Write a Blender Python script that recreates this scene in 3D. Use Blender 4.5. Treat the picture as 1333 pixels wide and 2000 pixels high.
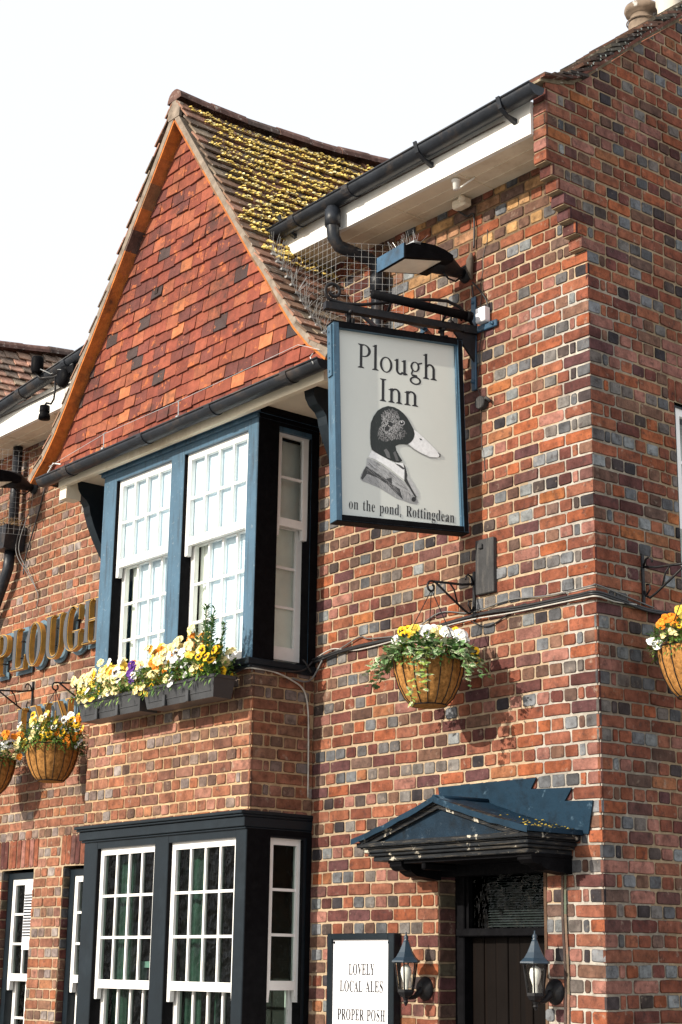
import bpy, math, random, json
from mathutils import Vector, Matrix
random.seed(7)
R = math.radians
scene = bpy.context.scene
for o in list(bpy.data.objects):
    bpy.data.objects.remove(o)
COL = scene.collection

# ------------------------------------------------------------------ camera
cam_d = bpy.data.cameras.new('camera')
cam = bpy.data.objects.new('camera', cam_d); COL.objects.link(cam)
cr, cu, cf = (Vector((0.63327605, 0.77378357, 0.01484726)), Vector((0.1953696, -0.17839757, 0.96436768)),
              Vector((-0.74886058, 0.60781025, 0.26414869)))
M = Matrix((cr, cu, -cf)).transposed().to_4x4()
M.translation = Vector((5.91306632, -6.55995991, 1.59919871))
cam.matrix_world = M
cam_d.sensor_fit = 'VERTICAL'; cam_d.sensor_height = 36.0; cam_d.sensor_width = 24.0
cam_d.lens = 36.0 * 3271.11394 / 2000.0
cam_d.clip_start = 0.1; cam_d.clip_end = 500
scene.camera = cam

# ------------------------------------------------------------------ sky and sun
SUN_EL, SUN_AZ = 24.0, 8.0            # elevation; degrees to the left of the front wall's normal
S = Vector((-math.sin(R(SUN_AZ)) * math.cos(R(SUN_EL)), -math.cos(R(SUN_AZ)) * math.cos(R(SUN_EL)), math.sin(R(SUN_EL))))
world = bpy.data.worlds.new("World"); scene.world = world; world.use_nodes = True
wn = world.node_tree
bg = wn.nodes['Background']
sky = wn.nodes.new('ShaderNodeTexSky'); sky.sky_type = 'NISHITA'; sky.sun_disc = False
sky.sun_elevation = R(SUN_EL); sky.sun_rotation = R(180 + SUN_AZ)
sky.air_density = 1.0; sky.dust_density = 4.0; sky.ozone_density = 1.0
hz = wn.nodes.new('ShaderNodeMix'); hz.data_type = 'RGBA'; hz.inputs['Factor'].default_value = .80     # thin bright high haze over the blue
wn.links.new(sky.outputs[0], hz.inputs[6]); hz.inputs[7].default_value = (4.95, 5.05, 5.2, 1)
wn.links.new(hz.outputs[2], bg.inputs[0]); bg.inputs[1].default_value = 0.15
sun_d = bpy.data.lights.new('sun', 'SUN'); sun_d.energy = 3.9; sun_d.angle = R(0.5); sun_d.color = (1.0, 0.92, 0.79)
sun = bpy.data.objects.new('sun', sun_d); COL.objects.link(sun)
sun.rotation_euler = S.to_track_quat('Z', 'Y').to_euler(); sun.location = (-4, -12, 12)
vs = scene.view_settings
vs.view_transform = 'Standard'; vs.look = 'None'; vs.exposure = 0.66; vs.gamma = 1.0; vs.use_curve_mapping = False
scene.cycles.max_bounces = 8; scene.cycles.transparent_max_bounces = 12

GLYPHS = json.loads('''{",":[180,[28,-87,47,-3,61,78,124,78,129,71,124,52,118,33,112,13,104,-8,71,-87]],"A":[437,[-9,0,-9,18,1,19,9,21,17,25,24,30,30,38,36,47,43,60,49,75,206,466,224,465,384,87,392,70,399,55,405,44,411,34,417,27,425,22,433,19,443,18,443,0,229,0,229,18,253,20,270,25,280,34,283,46,273,81,253,132,103,132,79,71,76,59,75,48,78,35,87,26,102,20,124,18,128,18,128,0],[113,161,242,161,177,319]],"C":[468,[257,-11,224,-9,193,-3,164,6,137,20,113,37,91,56,72,79,56,104,43,132,34,162,28,194,26,228,28,262,34,294,43,323,56,351,72,376,92,399,114,418,139,435,166,448,195,458,226,464,259,465,283,464,309,459,337,451,367,440,388,435,399,437,408,443,415,452,419,465,437,465,437,308,420,308,407,338,392,364,375,387,356,407,335,423,313,434,290,441,265,443,212,430,174,389,151,321,144,226,152,138,177,74,219,36,278,24,298,25,318,29,338,35,358,45,377,56,395,71,412,87,428,106,447,89,409,45,365,14,314,-5]],"E":[442,[14,0,14,17,30,18,44,20,55,24,62,30,68,37,72,48,74,62,75,78,75,369,74,389,72,405,68,417,62,425,54,431,44,435,31,438,16,439,16,455,399,455,399,320,383,320,378,349,369,373,356,392,340,406,320,417,295,424,266,429,232,430,200,428,186,417,183,388,183,246,193,246,214,247,232,252,247,259,259,269,269,282,277,300,283,321,288,345,304,345,304,118,287,118,285,137,282,154,278,169,273,181,267,192,259,201,251,208,241,213,229,217,216,220,202,222,185,222,183,222,183,67,183,56,185,47,188,40,192,35,198,32,206,29,217,28,230,28,254,28,276,30,295,34,313,39,330,45,345,53,358,63,371,75,382,89,393,105,402,123,411,143,430,143,402,0]],"G":[508,[268,-10,233,-8,200,-3,170,7,141,19,116,36,93,55,74,77,57,103,44,131,35,161,29,194,28,229,29,263,35,295,44,324,57,352,74,377,93,399,115,419,139,435,166,448,195,458,225,464,257,465,284,464,311,459,340,451,369,441,388,436,406,443,419,465,437,465,437,308,420,308,412,327,403,346,393,363,382,379,370,393,357,406,343,417,329,426,314,434,299,439,283,442,267,443,214,430,176,389,153,322,146,228,148,178,154,135,165,98,180,67,199,44,221,26,246,16,275,13,293,14,308,16,319,21,328,27,334,35,339,45,342,57,343,71,343,128,342,142,339,154,335,163,329,170,321,175,309,179,294,181,275,182,275,198,500,198,500,182,485,181,473,179,463,175,457,171,452,164,449,155,447,143,446,128,446,29,402,12,357,0,313,-8]],"H":[524,[15,0,15,17,31,19,45,22,55,26,62,32,68,39,72,50,74,64,75,81,75,379,74,394,71,406,68,416,62,424,55,429,44,434,32,437,16,439,16,455,242,455,242,439,204,432,187,415,182,379,182,251,342,251,342,379,337,415,320,432,282,439,282,455,507,455,507,439,491,437,478,434,468,429,461,424,456,417,452,407,450,394,449,379,449,81,450,65,452,52,456,41,461,33,468,27,478,22,491,19,507,17,507,0,282,0,282,17,298,19,311,21,321,25,329,31,335,38,339,49,341,63,342,81,342,221,182,221,182,81,183,64,185,50,189,39,194,32,202,26,212,22,225,19,242,17,242,0]],"I":[261,[13,0,13,17,29,20,42,23,53,27,61,32,67,39,72,49,74,61,75,75,75,387,74,401,72,412,68,421,63,427,55,432,45,435,31,437,13,439,13,455,244,455,244,439,228,437,214,435,204,432,196,427,190,421,186,412,183,401,183,387,183,77,187,44,206,26,246,17,246,0]],"L":[427,[15,0,15,17,31,19,45,22,55,26,62,32,68,39,72,50,74,64,75,81,75,379,74,394,71,407,68,417,62,425,55,430,44,434,32,437,16,439,16,455,250,455,250,439,208,434,201,431,196,427,191,422,188,416,182,379,182,83,185,47,200,31,234,28,257,28,278,31,297,34,315,40,330,47,345,56,358,67,370,80,381,95,391,112,400,132,409,154,427,154,402,0]],"N":[494,[403,-11,107,350,107,79,108,62,110,49,113,38,119,31,126,26,136,21,150,19,167,17,167,0,18,0,18,17,54,23,71,41,76,79,76,388,36,433,18,439,18,455,156,455,391,169,391,377,386,414,369,431,331,439,331,455,480,455,480,439,464,437,450,434,440,430,433,425,428,417,425,407,422,393,422,377,422,-11]],"O":[525,[261,-11,236,-10,213,-6,190,-1,169,7,148,17,129,29,111,43,94,58,79,75,66,93,55,113,45,134,37,156,32,179,29,203,28,228,29,252,32,276,37,299,45,321,55,342,66,362,79,380,95,397,112,413,130,426,149,438,170,448,192,456,216,462,240,465,265,466,290,465,313,462,336,456,357,448,378,439,397,427,415,414,431,399,446,382,459,364,471,344,481,323,488,301,494,277,497,253,498,228,497,203,494,179,488,156,481,134,471,113,459,93,446,75,430,58,414,43,395,29,376,17,355,7,333,-1,310,-6,286,-10],[265,12,315,26,351,66,372,133,379,228,377,278,371,321,362,358,348,389,330,412,310,430,286,440,260,443,210,430,174,389,152,322,145,228,147,178,153,135,163,98,177,67,195,43,215,26,238,16]],"P":[418,[15,0,15,17,31,19,45,22,55,26,62,32,68,39,72,50,74,64,75,81,75,379,74,394,71,406,68,416,62,424,55,429,44,434,32,437,16,439,16,455,214,455,253,454,287,452,315,447,336,440,352,432,366,422,379,411,390,398,398,383,404,367,408,350,409,332,406,305,398,280,385,259,367,240,343,225,314,214,281,208,242,206,182,206,182,81,183,64,185,50,189,39,194,32,202,26,212,22,225,19,242,17,242,0],[182,230,201,230,225,231,244,235,260,243,272,253,281,266,287,283,291,304,292,329,291,354,288,375,283,392,275,406,265,417,252,425,236,430,216,431,189,424,182,398]],"R":[473,[15,0,15,17,31,19,45,22,55,26,62,32,68,39,72,50,74,64,75,81,75,379,74,394,71,406,68,416,62,424,55,429,44,434,32,437,16,439,16,455,217,455,264,453,305,448,339,439,367,426,389,409,405,388,414,363,417,334,411,296,392,265,360,241,315,224,432,50,452,26,478,17,480,17,480,0,338,0,201,212,182,212,182,81,183,64,185,50,189,39,194,32,202,26,212,22,225,19,242,17,242,0],[182,234,203,234,228,235,249,240,266,248,280,258,290,272,298,290,302,311,304,336,299,378,284,407,259,425,224,431,212,431,202,429,195,426,190,422,186,417,184,409,182,398,182,385]],"S":[390,[43,-11,43,158,62,158,72,124,83,94,96,70,111,50,129,34,149,24,172,17,197,15,215,16,231,20,245,27,257,36,266,47,273,60,277,74,279,89,275,110,265,129,248,146,225,160,163,191,135,205,112,221,92,236,77,253,65,270,56,289,51,309,50,332,51,352,54,370,60,387,67,403,77,417,88,429,101,440,115,449,131,457,148,462,166,465,185,466,229,461,282,448,291,446,300,445,307,446,313,450,318,457,320,466,339,466,339,319,322,319,317,337,310,354,303,370,293,385,283,398,272,410,261,420,248,429,235,436,222,441,208,444,194,445,178,443,163,440,151,434,140,426,131,417,125,406,121,394,120,380,121,368,124,356,129,346,137,336,147,328,159,319,173,311,189,303,253,273,273,263,290,253,305,243,317,233,328,222,337,211,344,200,350,188,354,176,357,162,359,148,359,133,358,112,354,93,348,75,339,58,328,43,314,29,298,18,281,8,261,0,240,-6,217,-9,192,-10,158,-8,126,1,98,9,85,12,69,7,61,-11]],"U":[492,[248,-13,205,-10,168,-2,138,10,114,29,96,52,83,81,76,115,73,155,73,379,72,394,70,406,66,416,61,424,53,429,43,434,30,437,15,439,15,455,240,455,240,439,202,432,185,415,181,379,181,140,182,112,186,88,193,68,203,51,216,39,232,29,252,24,275,22,326,31,363,56,385,99,392,159,392,378,391,393,389,406,385,416,379,423,371,429,360,433,346,437,328,439,328,455,474,455,474,439,460,436,448,432,439,427,433,421,428,414,425,404,423,392,422,378,422,181,420,133,412,92,398,58,380,32,356,13,325,-2,290,-10]],"V":[428,[212,-13,44,381,22,420,16,427,8,432,-2,436,-14,439,-14,455,211,455,211,439,197,438,184,437,174,435,166,432,160,428,156,423,153,417,152,410,161,378,259,143,348,377,355,409,354,417,351,423,347,428,342,432,334,435,324,437,313,438,299,439,299,455,442,455,442,439,432,438,423,436,415,432,408,427,402,421,395,411,389,398,382,383,230,-13]],"Y":[426,[101,0,101,17,117,19,131,22,141,26,148,32,154,39,157,50,160,64,161,81,161,179,46,387,38,402,29,414,21,423,14,429,1,435,-13,438,-13,455,207,455,207,438,195,438,167,432,156,416,164,392,248,226,333,366,340,378,345,389,348,399,349,408,345,421,336,430,320,436,298,438,295,438,295,455,439,455,439,438,431,436,423,434,416,430,409,424,383,392,268,203,268,81,269,64,271,50,275,39,280,32,288,26,298,22,311,19,328,17,328,0]],"a":[343,[255,-10,232,-7,216,1,205,15,200,35,176,16,151,2,124,-6,95,-9,79,-7,64,-4,51,3,40,11,31,22,25,34,21,48,20,63,23,84,31,104,45,121,63,136,88,150,119,164,156,177,199,190,199,241,198,254,196,266,192,275,187,282,180,288,171,292,160,295,148,296,129,294,115,290,107,283,104,274,113,257,123,231,122,222,120,215,116,208,110,202,103,197,95,194,87,191,77,191,67,192,59,194,51,198,45,203,40,210,36,218,34,227,33,236,34,248,37,259,42,269,49,278,58,287,69,295,81,302,95,308,110,312,126,316,143,318,162,318,195,317,223,312,246,304,263,292,276,277,285,259,291,236,293,210,293,62,295,40,304,34,320,42,329,28,312,11,294,-1,275,-8],[151,34,174,41,199,63,199,169,164,157,138,139,123,114,118,84,120,62,126,46,137,37]],"d":[370,[140,-10,123,-9,107,-5,92,1,78,10,65,22,53,35,43,50,35,66,28,85,23,104,20,125,19,147,21,172,24,196,29,217,36,237,45,256,55,272,68,286,81,297,96,306,112,313,128,317,146,318,168,316,189,309,207,297,223,280,223,401,222,411,220,419,217,425,212,430,206,434,198,437,188,438,176,439,176,455,319,455,319,75,325,41,329,36,335,32,343,30,353,28,353,11,325,9,294,6,260,-1,223,-10,223,39,207,18,188,2,166,-7],[171,28,179,29,187,31,194,36,202,41,209,48,215,56,219,66,223,76,223,242,221,250,217,257,213,264,206,270,199,274,191,278,183,280,174,281,159,279,147,273,138,263,130,250,125,232,121,210,118,184,118,153,118,124,120,98,124,76,130,58,137,45,146,36,158,30]],"e":[301,[154,-10,135,-9,117,-5,100,1,85,10,70,22,58,35,46,51,37,69,29,88,24,109,21,132,19,157,21,180,24,201,30,222,38,240,47,258,59,273,72,286,87,298,103,307,120,313,138,317,157,318,185,316,209,309,230,297,249,280,264,259,274,234,281,206,283,173,283,166,117,166,123,112,138,73,164,50,199,42,219,45,237,53,254,67,270,86,285,73,258,36,228,11,193,-5],[116,192,201,192,201,215,201,235,199,252,197,266,193,277,188,286,181,292,172,296,161,297,141,291,127,274,119,244,116,203]],"g":[327,[146,-140,115,-139,89,-136,66,-130,48,-122,33,-111,22,-100,16,-88,14,-75,18,-59,28,-46,45,-35,69,-26,49,-14,35,-1,26,14,24,30,25,42,28,54,34,64,42,74,53,83,67,92,83,101,102,110,67,128,42,150,27,179,22,212,23,228,27,242,32,255,40,268,49,279,60,289,73,298,88,305,103,311,120,315,138,317,157,318,177,317,196,315,215,310,233,304,317,304,317,268,268,268,278,253,286,237,290,221,291,203,291,189,288,176,283,163,276,151,268,140,258,131,246,123,234,116,220,110,205,106,189,104,172,103,157,103,142,104,133,103,126,102,119,99,112,94,107,89,104,84,101,78,101,71,103,61,111,55,123,50,141,49,175,49,200,48,223,47,242,44,259,40,273,35,285,29,295,22,303,13,308,3,312,-9,315,-22,316,-37,313,-60,305,-80,291,-98,272,-113,248,-125,219,-133,185,-139],[157,124,168,126,178,130,185,136,190,146,194,158,197,173,199,190,199,211,199,232,197,249,194,264,190,276,185,285,178,292,168,296,157,297,146,296,137,292,130,285,124,276,120,264,117,249,115,232,114,211,115,190,117,173,120,158,124,146,130,136,137,130,146,126],[161,-116,205,-113,238,-104,257,-88,263,-66,262,-58,260,-51,255,-45,249,-41,241,-38,231,-36,219,-35,205,-34,97,-34,86,-42,79,-52,75,-62,73,-73,75,-81,79,-89,85,-97,95,-103,107,-109,122,-113,140,-115]],"h":[381,[18,0,18,16,27,17,35,19,41,22,45,26,48,31,51,37,52,46,52,56,52,399,46,429,41,433,36,437,28,439,19,440,19,455,148,455,148,267,168,289,190,305,215,315,243,318,281,312,309,292,325,258,330,212,330,56,337,26,341,22,347,19,354,17,363,16,363,0,202,0,202,16,207,16,219,19,228,26,233,38,235,56,235,217,235,230,234,241,232,250,229,258,225,264,219,268,212,270,203,271,188,269,173,262,160,251,148,235,148,56,154,26,158,22,164,19,171,17,180,16,180,0]],"i":[198,[101,362,90,363,81,366,72,370,65,376,58,384,54,393,51,402,50,412,51,423,54,432,58,441,65,449,72,455,81,460,90,462,101,463,111,462,120,460,129,455,137,449,143,441,147,432,150,423,151,412,150,402,147,393,143,384,136,376,129,370,120,366,111,363],[18,0,18,16,27,17,35,19,41,22,45,26,48,30,51,37,52,46,52,56,52,252,47,285,43,288,37,291,30,293,20,293,21,310,148,310,148,56,154,26,158,22,164,19,171,17,180,16,180,0]],"l":[200,[18,0,18,16,27,17,35,19,41,22,45,26,48,30,51,37,52,46,52,56,52,398,47,429,43,433,38,436,30,438,20,439,20,455,148,455,148,56,154,26,158,22,164,19,171,17,180,16,180,0]],"n":[381,[18,0,18,16,27,17,35,19,41,22,45,26,48,31,51,37,52,46,52,56,52,253,46,284,41,288,36,291,28,293,19,294,19,310,148,310,148,267,168,290,190,306,215,315,243,318,281,312,309,292,325,258,330,212,330,56,337,26,341,22,347,19,354,17,363,16,363,0,202,0,202,16,207,16,219,19,228,26,233,38,235,56,235,217,235,230,234,241,232,250,229,258,225,264,219,268,212,270,203,271,188,269,173,262,160,251,148,235,148,56,154,26,158,22,164,19,171,17,180,16,180,0]],"o":[336,[169,-10,147,-9,127,-5,108,2,90,11,74,23,60,37,48,53,38,70,29,89,24,110,20,131,19,154,20,177,24,199,29,219,38,239,48,256,60,272,74,286,90,297,108,306,127,313,147,317,168,318,189,317,209,313,228,307,245,298,261,286,275,273,287,257,298,240,306,221,312,200,316,178,317,154,316,130,312,108,306,88,298,69,287,51,275,36,261,22,245,11,228,2,210,-5,190,-9],[169,11,182,13,193,18,202,27,209,39,217,81,220,154,219,194,217,227,213,253,208,271,201,283,192,292,181,297,169,299,155,297,144,292,135,283,128,271,123,253,120,227,118,194,117,154,120,82,128,39,135,27,144,18,155,13]],"p":[372,[17,-139,17,-124,40,-117,50,-101,52,-64,52,243,52,257,51,269,49,277,46,283,42,287,37,291,29,293,19,295,19,310,143,310,143,263,160,287,180,305,203,315,230,319,248,318,264,314,279,307,293,298,306,287,317,274,326,258,335,241,341,223,346,203,349,182,350,160,349,136,346,113,341,92,334,72,326,54,316,38,304,24,291,12,277,2,261,-5,245,-9,227,-10,204,-7,183,1,164,14,148,32,148,-58,152,-99,167,-118,197,-123,197,-139],[195,28,210,30,222,36,232,46,239,59,245,77,249,99,252,125,253,154,252,183,250,208,246,230,241,248,234,261,225,270,213,276,199,278,184,275,171,267,158,254,148,235,148,69,157,51,167,38,180,31]],"t":[228,[124,-9,105,-8,89,-4,76,2,66,10,58,22,53,36,49,52,48,71,48,279,20,279,20,300,39,318,57,336,73,353,88,369,101,384,112,398,121,412,129,424,144,424,144,310,208,310,208,279,144,279,144,82,149,51,168,40,179,42,189,49,198,60,206,75,222,66,205,33,182,9,155,-5]],"u":[375,[131,-10,109,-8,91,-3,77,5,65,17,57,32,51,51,47,72,46,97,46,248,39,282,35,287,29,291,21,293,11,294,11,310,142,310,142,74,142,66,144,58,147,52,151,46,156,41,162,38,169,36,177,36,191,37,205,43,217,53,228,66,228,248,228,260,226,269,224,277,221,283,216,288,209,291,200,293,189,294,189,310,324,310,324,70,324,59,326,51,328,44,331,39,336,35,342,33,350,31,360,30,360,13,331,11,300,7,265,0,228,-10,228,40,219,29,209,19,198,11,186,3,173,-3,160,-7,145,-9]]}''')
DUCK = json.loads('''{"head":[696,4472,704,4502,707,4542,707,4582,704,4629,688,4672,661,4712,629,4735,596,4749,558,4748,526,4738,498,4721,471,4695,449,4662,430,4631,423,4604,432,4572,451,4548,470,4533,497,4532,524,4527,546,4514,541,4489,524,4461,502,4431,518,4419,551,4419,588,4427,632,4441,669,4456],"face":[639,4685,612,4725,575,4736,537,4726,520,4703,525,4671,498,4634,475,4596,508,4560,563,4547,616,4530,653,4539,665,4568,644,4617,634,4650],"cheek":[617,4698,585,4718,553,4708,547,4678,552,4631,536,4597,563,4568,611,4556,638,4567,622,4610,612,4648],"spot":[617,4616,599,4630,582,4619,595,4598,614,4597],"eyer":[487,4662,491,4652,501,4644,514,4643,524,4647,528,4656,524,4666,514,4674,501,4676,491,4671],"eye":[493,4661,496,4654,503,4649,513,4647,520,4650,522,4657,520,4664,513,4670,503,4671,496,4668],"glint":[514,4667,506,4669,504,4662,512,4659],"neck":[621,4478,605,4490,586,4468,578,4433,600,4438],"neck2":[561,4471,548,4483,532,4450,524,4426,543,4426],"beak":[430,4631,400,4615,355,4583,311,4548,272,4517,253,4504,256,4489,277,4483,322,4479,372,4493,421,4512,445,4526,465,4539,443,4555,424,4586],"tip":[277,4517,253,4505,256,4488,268,4485,262,4499],"nostril":[394,4583,381,4582,373,4573,387,4573],"jaw":[470,4533,465,4538,445,4525,421,4511,372,4492,322,4478,277,4481,277,4478,325,4474,374,4487,424,4505],"collar":[696,4467,669,4456,632,4441,588,4424,551,4412,518,4416,496,4417,488,4400,488,4319,518,4335,572,4368,626,4396,679,4417,717,4424],"knot":[551,4410,518,4405,491,4391,488,4384,499,4380,523,4394],"tie":[496,4417,481,4396,469,4352,473,4331,463,4307,436,4265,409,4228,414,4218,453,4273,488,4314,488,4385],"jacket":[725,4418,679,4409,626,4386,572,4358,518,4325,488,4306,453,4268,409,4223,396,4195,409,4183,452,4185,495,4195,538,4202,598,4229,651,4252,710,4267,752,4276,765,4287,763,4310,745,4345,729,4372],"lapel":[725,4418,679,4409,626,4386,572,4358,518,4325,488,4306,453,4268,426,4231,463,4247,517,4265,565,4283,569,4323,604,4311,663,4341,729,4372],"shade":[729,4367,663,4336,604,4309,569,4321,565,4281,517,4260,495,4200,538,4232,598,4279,662,4311,723,4323,752,4284,762,4292,745,4340],"rlapel":[469,4352,442,4320,404,4264,399,4220,414,4238,441,4275,469,4322],"button":[413,4213,417,4201,428,4196,438,4199,442,4209,438,4220,428,4226,417,4223]}''')
# ------------------------------------------------------------------ helpers
class MB:
    """collects faces, then becomes one mesh object"""
    def __init__(s): s.v = []; s.f = []; s.c = []; s.m = []; s.sm = []
    def add(s, vs, fs, col=(1, 1, 1), mi=0, smooth=False):
        b = len(s.v); s.v += [tuple(x) for x in vs]
        for f in fs: s.f.append([i + b for i in f]); s.c.append(col); s.m.append(mi); s.sm.append(smooth)
    def box(s, x0, x1, y0, y1, z0, z1, col=(1, 1, 1), mi=0, bev=0.0):
        if bev > 0:
            return s.bbox(x0, x1, y0, y1, z0, z1, col, mi, bev)
        v = [(x0, y0, z0), (x1, y0, z0), (x1, y1, z0), (x0, y1, z0), (x0, y0, z1), (x1, y0, z1), (x1, y1, z1), (x0, y1, z1)]
        s.add(v, [(0, 3, 2, 1), (4, 5, 6, 7), (0, 1, 5, 4), (1, 2, 6, 5), (2, 3, 7, 6), (3, 0, 4, 7)], col, mi)
    def bbox(s, x0, x1, y0, y1, z0, z1, col, mi, b):
        b = min(b, (x1 - x0) * .45, (y1 - y0) * .45, (z1 - z0) * .45)
        P = []
        idx = {}
        X = (x0, x1); Y = (y0, y1); Z = (z0, z1)
        sg = (1, -1)
        for i in (0, 1):
            for j in (0, 1):
                for k in (0, 1):
                    for a in range(3):
                        p = [X[i] + sg[i] * b, Y[j] + sg[j] * b, Z[k] + sg[k] * b]
                        p[a] = (X, Y, Z)[a][(i, j, k)[a]]
                        idx[i, j, k, a] = len(P); P.append(p)
        F = []
        for a in range(3):
            o = [q for q in range(3) if q != a]
            for e in (0, 1):
                ring = []
                for (p, q) in ((0, 0), (1, 0), (1, 1), (0, 1)):
                    t = [0, 0, 0]; t[a] = e; t[o[0]] = p; t[o[1]] = q
                    ring.append(idx[tuple(t) + (a,)])
                F.append(ring if ((e == 1) == (a != 1)) else ring[::-1])
        for a in range(3):
            o = [q for q in range(3) if q != a]
            for p in (0, 1):
                for q in (0, 1):
                    t0 = [0, 0, 0]; t1 = [0, 0, 0]; t0[a] = 0; t1[a] = 1
                    for t in (t0, t1): t[o[0]] = p; t[o[1]] = q
                    F.append([idx[tuple(t0) + (o[0],)], idx[tuple(t1) + (o[0],)], idx[tuple(t1) + (o[1],)], idx[tuple(t0) + (o[1],)]])
        for i in (0, 1):
            for j in (0, 1):
                for k in (0, 1): F.append([idx[i, j, k, 0], idx[i, j, k, 1], idx[i, j, k, 2]])
        s.add(P, F, col, mi)
    def prism(s, poly, axis, a0, a1, col=(1, 1, 1), mi=0):
        """2-D polygon extruded along an axis ('x': poly is (y,z); 'y': (x,z); 'z': (x,y))"""
        def p3(p, a):
            return {'x': (a, p[0], p[1]), 'y': (p[0], a, p[1]), 'z': (p[0], p[1], a)}[axis]
        n = len(poly)
        v = [p3(p, a0) for p in poly] + [p3(p, a1) for p in poly]
        s.add(v, [list(range(n))[::-1], list(range(n, 2 * n))] + [[i, (i + 1) % n, n + (i + 1) % n, n + i] for i in range(n)], col, mi)
    def tube(s, pts, r, n=8, col=(1, 1, 1), mi=0, cap=True, flat=None):
        pts = [Vector(p) for p in pts]; rs = r if isinstance(r, (list, tuple)) else [r] * len(pts)
        V = []; up = None
        for i, p in enumerate(pts):
            d = (pts[min(i + 1, len(pts) - 1)] - pts[max(i - 1, 0)]).normalized()
            if up is None: up = Vector((0, 0, 1)) if abs(d.z) < .9 else Vector((1, 0, 0))
            a = d.cross(up)
            if a.length < 1e-4: a = d.cross(Vector((0, 1, 0.1)))
            a.normalize(); b = a.cross(d).normalized(); up = b
            for k in range(n):
                t = 2 * math.pi * k / n + (math.pi / n if n == 4 else 0)
                V.append(p + a * math.cos(t) * rs[i] * (flat or 1) + b * math.sin(t) * rs[i])
        F = [[i * n + k, i * n + (k + 1) % n, (i + 1) * n + (k + 1) % n, (i + 1) * n + k] for i in range(len(pts) - 1) for k in range(n)]
        if cap: F += [list(range(n))[::-1], list(range((len(pts) - 1) * n, len(pts) * n))]
        s.add(V, F, col, mi, n > 5)
    def lathe(s, prof, c, n=24, col=(1, 1, 1), mi=0, axis='z', ph=0.0, smooth=True, ang=(0, 2 * math.pi)):
        full = abs(ang[1] - ang[0] - 2 * math.pi) < 1e-6; m = n if full else n + 1
        V = []
        for (r, h) in prof:
            for k in range(m):
                t = ang[0] + (ang[1] - ang[0]) * k / n + ph
                x, y = r * math.cos(t), r * math.sin(t)
                V.append({'z': (c[0] + x, c[1] + y, c[2] + h), 'y': (c[0] + x, c[1] - h, c[2] + y), 'x': (c[0] + h, c[1] + x, c[2] + y)}[axis])
        F = []
        for i in range(len(prof) - 1):
            for k in range(n):
                k2 = (k + 1) % m
                F.append([i * m + k, i * m + k2, (i + 1) * m + k2, (i + 1) * m + k])
        s.add(V, F, col, mi, smooth)
    def build(s, name, mats, parent=None):
        me = bpy.data.meshes.new(name); me.from_pydata(s.v, [], s.f)
        mats = mats if isinstance(mats, (list, tuple)) else [mats]
        for m in mats: me.materials.append(m)
        me.polygons.foreach_set('material_index', s.m); me.polygons.foreach_set('use_smooth', s.sm)
        ca = me.color_attributes.new('Col', 'FLOAT_COLOR', 'CORNER')
        d = []
        for f, c in zip(s.f, s.c): d += [c[0], c[1], c[2], 1.0] * len(f)
        ca.data.foreach_set('color', d)
        me.update()
        o = bpy.data.objects.new(name, me); COL.objects.link(o)
        if parent is not None: o.parent = parent
        return o

def tag(o, label, cat, group=None, kind=None):
    if label: o['label'] = label
    if cat: o['category'] = cat
    if group: o['group'] = group
    if kind: o['kind'] = kind
    return o
def thing(name, label, cat, loc=(0, 0, 0), group=None, rz=0.0):
    o = bpy.data.objects.new(name, None); COL.objects.link(o); o.location = loc; o.rotation_euler = (0, 0, rz)
    o.empty_display_size = .1
    return tag(o, label, cat, group)
def copy_tree(o, parent=None):
    c = o.copy(); COL.objects.link(c)
    if parent is not None: c.parent = parent
    for ch in list(o.children): copy_tree(ch, c)
    return c

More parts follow.
